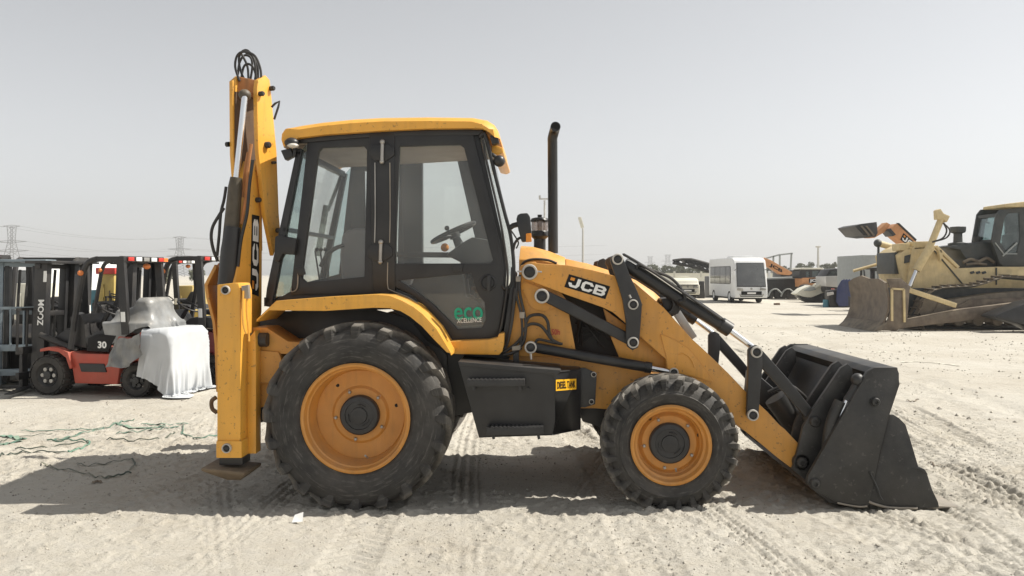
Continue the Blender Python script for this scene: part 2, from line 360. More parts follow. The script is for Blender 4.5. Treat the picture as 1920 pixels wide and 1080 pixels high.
def height(x, y):
    h = 0.020 * fbm(x, y, 0.7, 3, 0) + 0.012 * fbm(x, y, 3.1, 4, 2)
    near = np.exp(-np.maximum(0, y - 8) / 9.0)
    rough = np.clip(0.55 + 1.6 * fbm(x, y, 0.8, 3, 5), 0.12, 1.3)
    h = h + near * rough * (0.022 * fbm(x, y, 15.0, 3, 4) + 0.014 * np.abs(fbm(x, y, 7.0, 3, 1)))
    # little crumbs of broken crust
    cr = fbm(x, y, 19.0, 2, 6); h = h + near * 0.018 * np.clip((cr - 0.24) / 0.12, 0, 1) * np.clip(fbm(x, y, 1.1, 3, 3) * 3 + 0.5, 0, 1)
    for (x0, sl, w, pit, dep) in TRACKS:
        c = x0 + sl * (y - 5.5) + 0.05 * np.sin(y * 0.9 + x0); d = x - c; q = np.abs(d) / (w / 2)
        ins = np.clip((1.08 - q) / 0.16, 0, 1)
        fade = np.clip(0.65 + 1.1 * fbm(x, y, 0.9, 2, 7), 0.1, 1)
        lug = np.clip(np.sin(2 * np.pi * (y / pit + np.abs(d) / 0.16)) * 2.2, -1, 1)
        h = h - 1.4 * fade * ins * dep * (0.75 - 0.55 * lug * (pit < 0.4)) * 1.35 + fade * dep * 0.8 * np.exp(-((q - 1.2) / 0.22) ** 2) * (1 + 0.9 * vn(x * 12, y * 12, 2))
    for (x0, sl, w, nr, dep) in RIDGES:              # bundles of parallel rib marks left by road tyres
        c = x0 + sl * (y - 6.5) + 0.06 * np.sin(y * 0.7 + x0 * 3); q = (x - c) / (w / 2)
        ins = np.clip((1.05 - np.abs(q)) / 0.1, 0, 1) * np.clip(0.6 + 1.3 * fbm(x, y, 0.6, 2, 3), 0, 1)
        h = h + 2.2 * ins * dep * (np.cos(q * np.pi * nr) * (0.7 + 0.5 * np.sign(np.sin(2 * np.pi * y / 0.07 + q * 3))) - 0.5)
    return h * np.exp(-np.maximum(0, y - 40) / 60.0)
def axis(dense0, dense1, step, lo, hi, g):
    a = list(np.arange(dense0, dense1, step)); s = step; p = a[-1]
    while p < hi: s *= g; p += s; a.append(p)
    s = step; p = a[0]; pre = []
    while p > lo: s *= g; p -= s; pre.append(p)
    return np.array(pre[::-1] + a)
gx = axis(-4.9, 5.2, 0.017, -2400, 2400, 1.06); gy = axis(4.3, 9.2, 0.017, -60, 2500, 1.045)
X, Y = np.meshgrid(gx, gy); Z = height(X, Y)
nx, ny = len(gx), len(gy)
co = np.stack([X, Y, Z], -1).reshape(-1, 3).astype(np.float32)
i0 = (np.arange(ny - 1)[:, None] * nx + np.arange(nx - 1)[None, :]).reshape(-1)
quads = np.stack([i0, i0 + 1, i0 + 1 + nx, i0 + nx], -1).astype(np.int32)
me = bpy.data.meshes.new('ground'); me.vertices.add(len(co)); me.vertices.foreach_set('co', co.ravel())
me.loops.add(quads.size); me.loops.foreach_set('vertex_index', quads.ravel())
me.polygons.add(len(quads)); me.polygons.foreach_set('loop_start', np.arange(0, quads.size, 4, dtype=np.int32))
me.polygons.foreach_set('use_smooth', np.ones(len(quads), bool))
me.update(calc_edges=True)
m, nt, p, L = nodes('pale_sand'); N = nt.nodes
ge = N.new('ShaderNodeNewGeometry')
def noise(sc, det, ro=0.55, mapping=None):
    n = N.new('ShaderNodeTexNoise'); n.inputs['Scale'].default_value = sc; n.inputs['Detail'].default_value = det; n.inputs['Roughness'].default_value = ro
    if mapping:
        mp = N.new('ShaderNodeMapping'); mp.inputs['Scale'].default_value = mapping; L.new(ge.outputs['Position'], mp.inputs[0]); L.new(mp.outputs[0], n.inputs['Vector'])
    else: L.new(ge.outputs['Position'], n.inputs['Vector'])
    return n
def mixc(fac, a, b):
    mx = N.new('ShaderNodeMix'); mx.data_type = 'RGBA'; L.new(fac, mx.inputs['Factor'])
    for s_, q in (('A', a), ('B', b)):
        if isinstance(q, tuple): mx.inputs[s_].default_value = (*q, 1)
        else: L.new(q, mx.inputs[s_])
    return mx.outputs['Result']
def ramp(src, a, b, lo=0.0, hi=1.0):
    r = N.new('ShaderNodeMapRange'); r.inputs[1].default_value = a; r.inputs[2].default_value = b; r.inputs[3].default_value = lo; r.inputs[4].default_value = hi
    L.new(src, r.inputs[0]); return r.outputs[0]
c = mixc(ramp(noise(0.35, 6).outputs['Fac'], 0.35, 0.68), (0.53, 0.502, 0.44), (0.455, 0.418, 0.35))
c = mixc(ramp(noise(0.5, 7, 0.6, (0.25, 1.6, 1)).outputs['Fac'], 0.56, 0.74, 0, 0.55), c, (0.32, 0.275, 0.21))
c = mixc(ramp(noise(1.3, 8, 0.62).outputs['Fac'], 0.50, 0.66, 0, 0.5), c, (0.41, 0.37, 0.305))
c = mixc(ramp(noise(9, 8, 0.7).outputs['Fac'], 0.42, 0.70, 0, 0.5), c, (0.50, 0.48, 0.44))
c = mixc(ramp(noise(55, 4, 0.7).outputs['Fac'], 0.60, 0.72, 0, 0.7), c, (0.25, 0.22, 0.175))
c = mixc(ramp(noise(130, 3, 0.6).outputs['Fac'], 0.62, 0.70, 0, 0.6), c, (0.64, 0.62, 0.57))
L.new(c, p.inputs['Base Color']); p.inputs['Roughness'].default_value = 0.95; p.inputs['Specular IOR Level'].default_value = 0.15
b1 = N.new('ShaderNodeBump'); b1.inputs['Strength'].default_value = 1.0; b1.inputs['Distance'].default_value = 0.016
L.new(noise(42, 8, 0.78).outputs['Fac'], b1.inputs['Height'])
b2 = N.new('ShaderNodeBump'); b2.inputs['Strength'].default_value = 0.35; b2.inputs['Distance'].default_value = 0.25
L.new(noise(1.6, 7, 0.66, (1, 1.5, 1)).outputs['Fac'], b2.inputs['Height']); L.new(b1.outputs[0], b2.inputs['Normal'])
L.new(b2.outputs[0], p.inputs['Normal'])
me.materials.append(m)
ground = bpy.data.objects.new('ground', me); COL.objects.link(ground); tag(ground, 'pale sandy yard with tyre tracks', None, None, 'structure')
def gz(x, y): return float(height(np.array([x]), np.array([y]))[0])
# loose pebbles
def pebbles(n, x0, x1, y0, y1, smin, smax):
    P = np.stack([rng.uniform(x0, x1, n), rng.uniform(y0, y1, n)], -1)
    keep = fbm(P[:, 0], P[:, 1], 0.9, 3, 3) + rng.uniform(-.35, .35, n) > 0.02
    P = P[keep]; n = len(P); s = smin + (smax - smin) * rng.random(n) ** 3.5
    z = height(P[:, 0], P[:, 1])
    oct_ = np.array([(1, 0, 0), (0, 1, 0), (-1, 0, 0), (0, -1, 0), (0.1, 0.1, 0.75), (0, 0, -0.6)], float)
    jit = rng.uniform(0.65, 1.25, (n, 6, 3)); an = rng.uniform(0, 6.28, n)
    v = oct_[None] * jit * s[:, None, None]
    x = v[..., 0] * np.cos(an)[:, None] - v[..., 1] * np.sin(an)[:, None]; y = v[..., 0] * np.sin(an)[:, None] + v[..., 1] * np.cos(an)[:, None]
    v = np.stack([x + P[:, :1], y + P[:, 1:], v[..., 2] + (z + s * 0.2)[:, None]], -1)
    f = np.array([(0, 1, 4), (1, 2, 4), (2, 3, 4), (3, 0, 4), (1, 0, 5), (2, 1, 5), (3, 2, 5), (0, 3, 5)])
    return v.reshape(-1, 3), (f[None] + 6 * np.arange(n)[:, None, None]).reshape(-1, 3)
va, fa = pebbles(34000, -5, 5.5, 4.4, 9.5, 0.0025, 0.012); vb, fb = pebbles(16000, -14, 16, 9, 28, 0.006, 0.032)
me = bpy.data.meshes.new('gravel'); me.from_pydata(np.concatenate([va, vb]).tolist(), [], np.concatenate([fa, fb + len(va)]).tolist())
M['stone'] = paint('pebble', (0.36, 0.335, 0.29), 0.9, var=0.5, vs_=14, dust=0.2)
me.materials.append(M['stone'])
tag(bpy.data.objects.new('gravel', me), 'small stones and crumbs scattered over the sand', None, None, 'stuff'); COL.objects.link(bpy.data.objects['gravel'])
# ---------------------------------------------------------------- the backhoe loader
YAW = R(-2.2)
U = Vector((math.cos(YAW), math.sin(YAW), 0)); V = Vector((-math.sin(YAW), math.cos(YAW), 0)); UP = Vector((0, 0, 1))
M0 = facing(6.0).pt(668, 787); M0.z = 0
def mp(v): return Plane(M0 + V * v, -V)
def P(v, *l): return mp(v).pts(l)
def pr(px, v=0.3): return px / F * (6.0 + v)
bh = thing('backhoe_loader', 'yellow and black backhoe loader standing side-on in the middle of the sandy yard', 'backhoe loader', (M0 + U * 1.1 + V * 1.2), YAW)
def part(name, mat, mb, bevel=0.0, parent=bh, label=None, kind=None, **kw):
    o = mb.build(name, mat, parent, bevel, **kw)
    if kind: o['kind'] = kind
    if label: o['label'] = label
    return o
def plate(name, mat, v, pts, th, bevel=0.006, parent=bh, holes=(), **kw):
    return part(name, mat, MB().prism(P(v, *pts), V * th, [P(v, *h) for h in holes]), bevel, parent, **kw)
def pin(px, py, v, r=11, parent=bh, name='pin', long=0.03):
    """grey washer ring with a dark pin head"""
    c = mp(v).pt(px, py); R_ = pr(r * .92, v)
    o = part(name, 'pin_ring', MB().lathe(c, -V, [(R_ * .70, -.01), (R_ * .70, long), (R_ * .77, long + .006), (R_ * .95, long + .004), (R_, long - .006), (R_, -.01)], 24), 0, parent, smooth=50)
    part('pin_head', 'black', MB().lathe(c, -V, [(R_ * .72, -.01), (R_ * .72, long - .008), (R_ * .45, long), (0.0001, long + .002)], 20), 0, o, smooth=50)
    return o
# ---- wheels
def wheel(name, cpx, v0, Rr, wd, rim_r, lugs, lug_h, recess, hub_r, nuts, nut_r, hub_out, span, flatz):
    c = mp(v0).pt(*cpx); c.z = flatz
    root = bpy.data.objects.new(name, None); COL.objects.link(root); root.parent = bh
    root.matrix_parent_inverse = Matrix(); 
    # the wheel's own frame sits at its hub so that a copy can be set on the far side
    root.location = ROOT[bh.name].inverted() @ c
    inv = Matrix.Translation(-c)
    def sub(nm, mat, mb, bevel=0, smooth=40):
        me = bpy.data.meshes.new(nm); bm = bmesh.new()
        rot = Matrix.Rotation(-YAW, 4, 'Z')
        vv = [bm.verts.new(rot @ (inv @ q)) for q in mb.v]
        for f in mb.f:
            try: bm.faces.new([vv[i] for i in f])
            except ValueError: pass
        bmesh.ops.recalc_face_normals(bm, faces=bm.faces)
        bm.to_mesh(me); bm.free()
        me.polygons.foreach_set('use_smooth', [True] * len(me.polygons)); me.set_sharp_from_angle(angle=R(smooth))
        me.materials.append(M[mat]); o = bpy.data.objects.new(nm, me); COL.objects.link(o); o.parent = root; return o
    # tyre: carcass + bar lugs
    k = wd; b = Rr - lug_h
    prof = [(rim_r - .005, .055 * 1), (rim_r + .012, .03), (rim_r + .05, .012), ((rim_r + b) / 2, -.004), (b - .09, .004), (b - .04, .022), (b - .012, .055), (b, .10), (b + .004, k / 2)]
    prof += [(r, k - t) for r, t in reversed(prof[:-1])]
    mb = MB().lathe(c, V, prof, 72)
    a = V.cross(UP).normalized(); b_ = V.cross(a)
    pol = lambda r, an, t: c + V * t + (a * math.cos(an) + b_ * math.sin(an)) * r
    for side in (0, 1):
        for i in range(lugs):
            a0 = 2 * math.pi * (i + side * 0.5) / lugs; secs = []
            path = [(b - .085, 0.012, -.03, .5), (b - .045, .004, -.01, .95), (b + lug_h * .35, .008, .01, 1.12), (b + lug_h * .88, .034, .05, 1.1), (b + lug_h, .09, .13, .98), (b + lug_h * 1.02, k * .33, .30, .88), (b + lug_h * 1.0, k * .54, .55, .8)]
            for q, (rt, t, da, ws) in enumerate(path):
                hw = span * ws / Rr / 2; jj = 1 + .06 * math.sin(i * 7.3 + q * 1.7)
                rb = rt - (.03 if q < 3 else lug_h + .012); tb = t + (.03 if q < 3 else .0)
                tt = t if side == 0 else k - t; tb2 = tb if side == 0 else k - tb
                an = a0 + da * 2 * math.pi / lugs * 2.1 * (1)
                secs.append([pol(rt, an - hw * .78 * jj, tt), pol(rt, an + hw * .78 * jj, tt), pol(rb, an + hw * 1.25, tb2), pol(rb, an - hw * 1.25, tb2)])
            vs_ = [p for s in secs for p in s]; fs = [[0, 1, 2, 3], [len(vs_) - 4 + j for j in (3, 2, 1, 0)]]
            for s in range(len(secs) - 1):
                for j in range(4): fs.append([s * 4 + j, s * 4 + (j + 1) % 4, s * 4 + 4 + (j + 1) % 4, s * 4 + 4 + j])
            mb.add(vs_, fs)
    for q in mb.v:                                   # the tyre flattens where it stands
        if q.z < 0.0 + .004: q.z = .004 + (q.z - .004) * 0.15
    sub('tyre', 'tyre_rear' if Rr > .6 else 'tyre_front', mb, smooth=35)
    r = rim_r
    rim = MB().lathe(c, V, [(r + .012, .05), (r + .014, .012), (r + .002, .002), (r - .012, .008), (r - .018, .028), (r - .024, .05), (r - .034, .058), (r - .040, recess * .5), (r - .046, recess * .92), (r - .056, recess), (r - .060, recess - .004), (hub_r + .07, recess + .004), (hub_r + .05, recess - .012), (hub_r, recess - .014)], 64)
    sub('rim', 'rim', rim, smooth=30)
    hub = MB().lathe(c, V, [(hub_r + .004, recess), (hub_r, recess - hub_out * .8), (hub_r * .93, recess - hub_out), (hub_r * .72, recess - hub_out - .006), (hub_r * .70, recess - hub_out + .002), (hub_r * .42, recess - hub_out + .003), (hub_r * .40, recess - hub_out - .008), (0.0001, recess - hub_out - .012)], 40)
    for i in range(3):
        an = i * 2.094 + .4
        for j in range(5):
            t = an + j * .16; hub.tube([pol(hub_r * .55, t, recess - hub_out - .006), pol(hub_r * .55, t + .17, recess - hub_out - .006)], .004, 5)
    sub('hub', 'charcoal', hub, smooth=30)
    for i in range(nuts):
        an = 2 * math.pi * i / nuts + .5; n_ = MB().lathe(pol(nut_r, an, recess + .01), -V, [(.022, 0), (.022, .016), (.013, .02), (.013, .036), (.008, .04), (.0001, .041)], 6)
        sub('wheel_nut', 'steel', n_, smooth=30)
    for an in (-2.25, -.25):
        sub('rim_hole', 'print_black', MB().disc(pol((hub_r + r) / 2 + .01, an, recess + .003), -V, .014, .004, 12))
    sub('valve', 'steel', MB().tube([pol(r - .075, 1.35, recess * .6), pol(r - .10, 1.36, recess * .4)], .008, 8))
    if Rr < .6:                                     # raised maker's name on the sidewall
        a_, b_ = U, UP
        for i, ch in enumerate('apollo'):
            an = R(90 + 22 - i * 8.4); d = a_ * math.cos(an) + b_ * math.sin(an); t_ = d.cross(V) * -1; t_ = (a_ * math.sin(an) - b_ * math.cos(an))
            rc = (rim_r + b) / 2 + .022; hgt = .034 if ch != 'p' and ch != 'l' else .044; base = c + d * (rc - (.010 if ch == 'p' else 0)) - V * (-.0035); w2 = .020 if ch != 'l' else .006
            q = [base - t_ * w2, base + t_ * w2, base + t_ * w2 + d * hgt, base - t_ * w2 + d * hgt]
            cu = bpy.data.curves.new('t', 'FONT'); cu.body = ch; cu.size = 1; cu.offset = .02; cu.extrude = .0
            ob = bpy.data.objects.new('t', cu); me = bpy.data.meshes.new_from_object(ob); xs = [v.co.x for v in me.vertices]; ys = [v.co.y for v in me.vertices]
            lm = MB(); pv_ = [bilin(q, (v.co.x - min(xs)) / (max(xs) - min(xs)), (v.co.y - min(ys)) / (max(ys) - min(ys))) for v in me.vertices]; nq = len(pv_)
            lm.add([p_ - V * .010 for p_ in pv_], [list(pp_.vertices) for pp_ in me.polygons])
            bpy.data.objects.remove(ob); bpy.data.curves.remove(cu); bpy.data.meshes.remove(me); sub('lettering', 'rubber', lm, smooth=0)
    return root
wr = wheel('rear_wheel', (665, 787), 0.0, .702, .43, .392, 20, .040, .20, .148, 5, .187, .06, .075, .672)
wf = wheel('front_wheel', (1259, 841), 0.09, .508, .31, .283, 26, .034, .12, .150, 5, .188, .05, .048, .476)
for w, v0 in ((wr, 0.0), (wf, 0.09)):
    c = copy_tree(w, parent=bh); c.rotation_euler = (0, 0, math.pi)
    c.location = Vector(w.location) + Vector((0, 2 * (1.2 - v0), 0))
# ---- axles and chassis
def ml(u, v, z): return M0 + U * u + V * v + UP * z     # machine coordinates
fx = (mp(.09).pt(1259, 841) - M0).dot(U)
part('front_axle', 'black', MB().tube([ml(fx, .25, .476), ml(fx, .7, .50), ml(fx, 1.7, .50), ml(fx, 2.15, .476)], [.10, .085, .085, .10], 12))
part('rear_axle', 'charcoal', MB().tube([ml(0, .25, .672), ml(0, .5, .672), ml(0, .8, .66), ml(0, 1.0, .64), ml(0, 1.4, .64), ml(0, 1.6, .66), ml(0, 1.9, .672), ml(0, 2.15, .672)], [.17, .15, .14, .24, .24, .14, .15, .17], 16))
part('drive_shaft', 'black', MB().tube([ml(.1, 1.1, .62), ml(fx, 1.1, .52)], .05, 10))
chassis = part('chassis', 'orange', MB().prism(P(.56, (972, 640), (1100, 668), (1225, 700), (1262, 702), (1305, 722), (1305, 790), (1230, 800), (1142, 768), (1117, 766), (960, 766), (940, 700)), V * 1.28), .012)
part('rear_chassis', 'black', MB().prism(P(.62, (505, 640), (960, 610), (960, 760), (740, 800), (600, 800), (505, 720)), V * 1.16), .01)
part('sump', 'black', MB().prism(P(.75, (1085, 764), (1150, 764), (1155, 800), (1140, 806), (1092, 790)), V * .9), .008)
# ---- loader tower and side plates
tower = part('loader_tower', 'orange', MB().prism(P(.46, (976, 498), (1003, 490), (1030, 520), (1062, 562), (1079, 655), (1075, 668), (948, 668), (950, 650), (968, 562), (972, 520)), V * .06), .006)
part('loader_tower', 'orange', MB().prism([p + V * 1.44 for p in P(.46, (976, 498), (1003, 490), (1030, 520), (1062, 562), (1079, 655), (1075, 668), (948, 668), (950, 650), (968, 562), (972, 520))], V * .06), .006)
part('tower_gusset', 'orange', MB().prism(P(.448, (975, 537), (988, 560), (994, 574), (1004, 581), (1018, 584), (1034, 580), (1048, 566), (1042, 551), (1000, 534), (984, 528)), V * .012), .004, tower)
part('side_panel', 'orange', MB().prism(P(.50, (1131, 578), (1172, 608), (1227, 652), (1251, 678), (1254, 700), (1215, 684), (1162, 672), (1147, 636)), V * .05), .006)
part('engine', 'charcoal', MB().prism(P(.80, (1045, 535), (1150, 560), (1200, 640), (1200, 705), (1060, 690)), V * .8), .02)
eng = MB()
for i in range(14):
    a, b = mp(.78).pt(1070 + random.uniform(0, 95), 580 + random.uniform(0, 30)), mp(.74).pt(1080 + random.uniform(0, 85), 650 + random.uniform(-25, 10)); eng.tube([a, (a + b) / 2 + V * random.uniform(-.06, .02), b], random.uniform(.006, .016), 7)
part('engine_pipes', 'charcoal', eng, kind='stuff')
part('radiator_guard', 'black', MB().prism(P(.64, (1160, 560), (1200, 575), (1246, 580), (1300, 640), (1280, 640), (1225, 600)), V * 1.1), .01)
# ---- hood, lofted: side skirt, sloped shoulder, flat top
def hood(low, top, v_lo, v_hi, wid, name):
    mb = MB(); n = len(low); sk = P(v_lo, *[(x, y + 46) for x, y in low]); lo = P(v_lo, *low); to = P(v_hi, *top)
    a = [p + V * (wid - 2 * (v_hi - v_lo)) for p in to]; b = [p + V * wid for p in lo]; c = [p + V * wid for p in sk]
    mid = [l * .35 + t * .65 + UP * .022 - V * .02 for l, t in zip(lo, to)]; mid2 = [p + V * (wid - 2 * (v_lo * 0 + (l - p).dot(-V))) for p, l in zip(mid, lo)]
    rows = [sk, lo, mid, to, a, mid2, b, c]; k = len(rows); vs_ = [p for r in rows for p in r]; fs = []
    for r in range(k - 1):
        for i in range(n - 1): fs.append([r * n + i, r * n + i + 1, (r + 1) * n + i + 1, (r + 1) * n + i])
    fs += [[r * n for r in range(k)], [r * n + n - 1 for r in reversed(range(k))]]
    mb.add(vs_, fs); return part(name, 'orange', mb, .006, smooth=35)
hood([(973, 487), (1010, 487), (1040, 494), (1060, 500)], [(977, 461), (1000, 463), (1030, 471), (1060, 483)], .60, .80, 1.20, 'hood')
hood([(1061, 503), (1100, 508), (1150, 519), (1190, 536), (1225, 562), (1240, 578)], [(1061, 485), (1100, 494), (1153, 513), (1192, 527), (1225, 547), (1242, 562)], .61, .78, 1.18, 'hood')
part('hood_seal', 'hose', MB().tube(spline(P(.575, (976, 500), (985, 490), (1003, 486), (1028, 488), (1044, 494))), pr(2.4), 8))
# ---- exhaust, air cleaner, mirror
e0 = mp(1.05).pt(1037, 475); top = mp(1.05).pt(1036, 268)
ex = [e0, top, top + UP * .04 + V * -.01, top + UP * .085 - V * .03 + U * .012, top + UP * .11 - V * .07 + U * .02, top + UP * .118 - V * .12 + U * .024]
part('exhaust_stack', 'black', MB().tube([e0, e0 + (top - e0) * .5, top] + spline(ex[1:], 4)[1:], pr(9.2, 1.05), 20))
part('exhaust_mouth', 'print_black', MB().disc(ex[-1] - V * .0 , -V, pr(7.4, .95), .003, 20))
ac = mp(1.15).pt(1011, 445); rr = pr(17, 1.15)
pc = part('air_cleaner', 'black', MB().lathe(mp(1.15).pt(1012, 470), UP, [(.0001, 0), (rr * .65, 0), (rr * .65, .10), (rr * .8, .11), (rr, .125), (rr, .16), (rr * .9, .17), (.0001, .17)], 28))
zb = mp(1.15).pt(1012, 433).z; cc = mp(1.15).pt(1012, 433)
part('bowl', 'clear', MB().lathe(cc, UP, [(rr * .86, 0), (rr * .92, .04), (rr * .90, .082)], 28), 0, pc)
part('bowl_core', 'charcoal', MB().lathe(cc, UP, [(rr * .28, 0), (rr * .28, .082)], 14), 0, pc)
part('cap', 'black', MB().lathe(cc, UP, [(rr * .98, .078), (rr * 1.02, .09), (rr * .9, .108), (rr * .5, .116), (.0001, .118)], 28).disc(cc + UP * .115, UP, .02, .025, 10), 0, pc)
mr = part('mirror', 'black', MB().prism(P(.30, (968, 411), (970, 403), (976, 400), (989, 399), (994, 406), (997, 438), (990, 452), (978, 454), (972, 432)), V * .10), .014)
part('indicator', 'amber', MB().prism(P(.285, (986, 438), (996, 437), (997, 453), (986, 454)), V * .05), .006, mr)
part('bracket', 'black', MB().tube(P(.36, (955, 428), (962, 423), (973, 420)), pr(5), 8).tube(spline(P(.36, (962, 470), (966, 455), (975, 446), (985, 450))), pr(2.5), 8).tube(spline(P(.4, (958, 432), (965, 442), (972, 455), (968, 466))), pr(1.6), 6), 0, mr)
# ---- cab
VC, WCAB = .47, 1.46
qo = [(577, 262), (716, 248), (716, 551), (545, 553), (545, 546)]
qh = [(603, 277), (682, 274), (688, 281), (683, 519), (574, 529), (566, 522), (567, 505), (597, 284)]
do = [(738, 249), (879, 246), (887, 252), (938, 458), (944, 500), (945, 560), (932, 641), (842, 649), (803, 580), (772, 553), (738, 537)]
dh1 = [(749, 274), (863, 272), (870, 277), (924, 488), (918, 494), (741, 494), (741, 484)]
dh2 = [(748, 526), (884, 512), (889, 532), (897, 553), (908, 566), (911, 600), (903, 615), (858, 617), (852, 610), (812, 570), (780, 545)]
def cab_side(v, name='door'):
    a = plate('window_frame', 'black', v, qo, .05, .004, holes=[qh]); b = plate('door', 'black', v - .01, do, .05, .004, holes=[dh1, dh2])
    plate('pane', 'glass', v + .022, [(x + dx, y + dy) for (x, y), (dx, dy) in zip(qh, [(-3, -3), (3, -3), (3, 0), (3, 3), (-3, 3), (-3, 3), (-3, 0), (-3, 0)])], .006, 0, a)
    plate('pane', 'glass', v + .018, [(746, 271), (866, 269), (874, 276), (927, 490), (920, 497), (738, 497), (738, 484)], .006, 0, b)
    plate('pane', 'glass', v + .018, [(745, 523), (886, 509), (892, 531), (900, 551), (911, 564), (914, 601), (905, 618), (856, 620), (850, 612), (810, 572), (778, 547)], .006, 0, b)
    return a, b
qf, door = cab_side(VC)
def far(o_list):
    pass
def shift_copy(o, dv):
    c = copy_tree(o, parent=o.parent); c.location = Vector(c.location) + Vector((0, dv, 0)); return c
shift_copy(qf, WCAB); 
plate('pillar', 'black', VC - .018, [(692, 250), (740, 249), (741, 551), (699, 551)], .09, .012)
plate('lower_panel', 'black', VC + .02, [(496, 574), (545, 546), (735, 540), (775, 556), (842, 648), (842, 664), (800, 640), (770, 600), (735, 580), (560, 585)], .05, .004)
post = plate('rear_post', 'black', VC, [(555, 284), (566, 282), (512, 560), (496, 572), (500, 540)], .07, .006)
plate('pane', 'glass_green', VC + .03, [(562, 286), (577, 268), (547, 546), (506, 564)], .006, 0, post)
ap = plate('front_pillar', 'black', VC + .01, [(882, 247), (898, 250), (945, 462), (949, 505), (947, 560), (936, 645), (920, 645), (938, 560), (940, 505), (934, 458)], .07, .006)
plate('pane', 'glass', VC + .04, [(898, 252), (911, 256), (963, 480), (962, 520), (957, 538), (949, 540), (949, 505), (945, 462)], .006, 0, ap)
plate('front_pillar', 'black', VC + WCAB, [(864, 247), (880, 250), (928, 462), (934, 505), (932, 640), (918, 640), (924, 505), (916, 458)], .05, .006)
for nm in ('pillar', 'rear_post', 'lower_panel'):
    shift_copy(bpy.data.objects[nm], WCAB)
# far door: the same frame and panes on the other side
fd = plate('door', 'black', VC + WCAB - .01, [(738, 249), (866, 246), (872, 252), (920, 458), (926, 500), (926, 560), (914, 641), (842, 649), (803, 580), (772, 553), (738, 537)], .05, .004, holes=[[(749, 274), (846, 272), (852, 277), (900, 488), (896, 494), (741, 494), (741, 484)], [(x if x < 880 else x - 18, y) for x, y in dh2]])
plate('pane', 'glass', VC + WCAB + .018, [(746, 271), (849, 269), (856, 276), (904, 490), (898, 497), (738, 497), (738, 484)], .006, 0, fd)
rail = part('grab_rail', 'black', MB().tube(spline(P(VC - .02, (899, 258), (905, 251), (911, 258), (929, 330), (946, 398), (957, 440), (963, 490), (962, 520), (956, 538), (947, 541), (942, 535))), pr(3.6), 10))
for y in (300, 445, 500): pass
# roof, headliner
rp = [(522, 261), (523, 250), (529, 241), (560, 232), (600, 226), (660, 220), (714, 217), (800, 216), (884, 217), (912, 222), (926, 231), (933, 242), (936, 257), (926, 248), (905, 241), (876, 240), (800, 241), (714, 245), (610, 252), (560, 258), (545, 262), (530, 270), (526, 274)]
mb = MB(); n = len(rp); outer = P(.40, *rp); cen = sum(outer, Vector()) / n
rows = []
for v, sh, dz in ((0.0, 1.0, 0), (.0, 1, 0)): pass
def rring(v, inset):
    q = []
    for (x, y), o in zip(rp, outer):
        top_ = y < 240
        q.append(o + V * v - UP * (inset if top_ else 0) + U * (inset * .8 if x < 560 else (-inset * .8 if x > 905 else 0)))
    return q
rows = [rring(0, .045), rring(.03, .018), rring(.09, .0), rring(1.51, .0), rring(1.57, .018), rring(1.60, .045)]
vs_ = [p for r in rows for p in r]; fs = [list(range(n)), [5 * n + i for i in reversed(range(n))]]
for r in range(5):
    for i in range(n): fs.append([r * n + i, r * n + (i + 1) % n, (r + 1) * n + (i + 1) % n, (r + 1) * n + i])
mb.add(vs_, fs); roof = part('roof', 'yellow', mb, 0, smooth=35)
part('headliner', 'headliner', MB().prism(P(.50, (548, 264), (610, 255), (714, 248), (876, 244), (905, 246), (905, 252), (548, 272)), V * 1.40), 0, roof)
part('roof_rail', 'black', MB().prism(P(.455, (556, 262), (610, 252), (714, 245), (876, 240), (905, 243), (905, 253), (716, 255), (560, 268)), V * .06).prism(P(1.90, (556, 262), (610, 252), (714, 245), (876, 240), (905, 243), (905, 253), (716, 255), (560, 268)), V * .06), .004, split=True)
part('visor', 'yellow', MB().prism(P(.55, (922, 274), (930, 272), (943, 277), (944, 286), (936, 290), (922, 287)), V * 1.3), .012, roof)
# front and rear glazing, frames across the cab
def cross(name, mat, px0, px1, v0, v1, th=.03, n_=None):
    a, b = mp(v0).pt(*px0), mp(v0).pt(*px1); d = V * (v1 - v0); nn = (b - a).cross(d).normalized() * th
    return part(name, mat, MB().prism([a, b, b + d, a + d], nn), 0)
ws = cross('windscreen', 'glass', (909, 258), (960, 540), VC + .03, VC + WCAB, .006)
rw = cross('rear_window', 'glass', (561, 286), (504, 562), VC + .06, VC + WCAB - .02, .006)
part('window_frame', 'black', MB().bar(mp(VC).pt(558, 284), mp(VC).pt(558, 284) + V * WCAB, .05).bar(mp(VC).pt(533, 430), mp(VC).pt(533, 430) + V * WCAB, .035).bar(mp(VC).pt(503, 566), mp(VC).pt(503, 566) + V * WCAB, .07), .004, split=True)
part('window_frame', 'black', MB().bar(mp(VC).pt(905, 252), mp(VC).pt(905, 252) + V * WCAB, .05).bar(mp(VC).pt(958, 545), mp(VC).pt(958, 545) + V * WCAB, .05), .004, split=True)
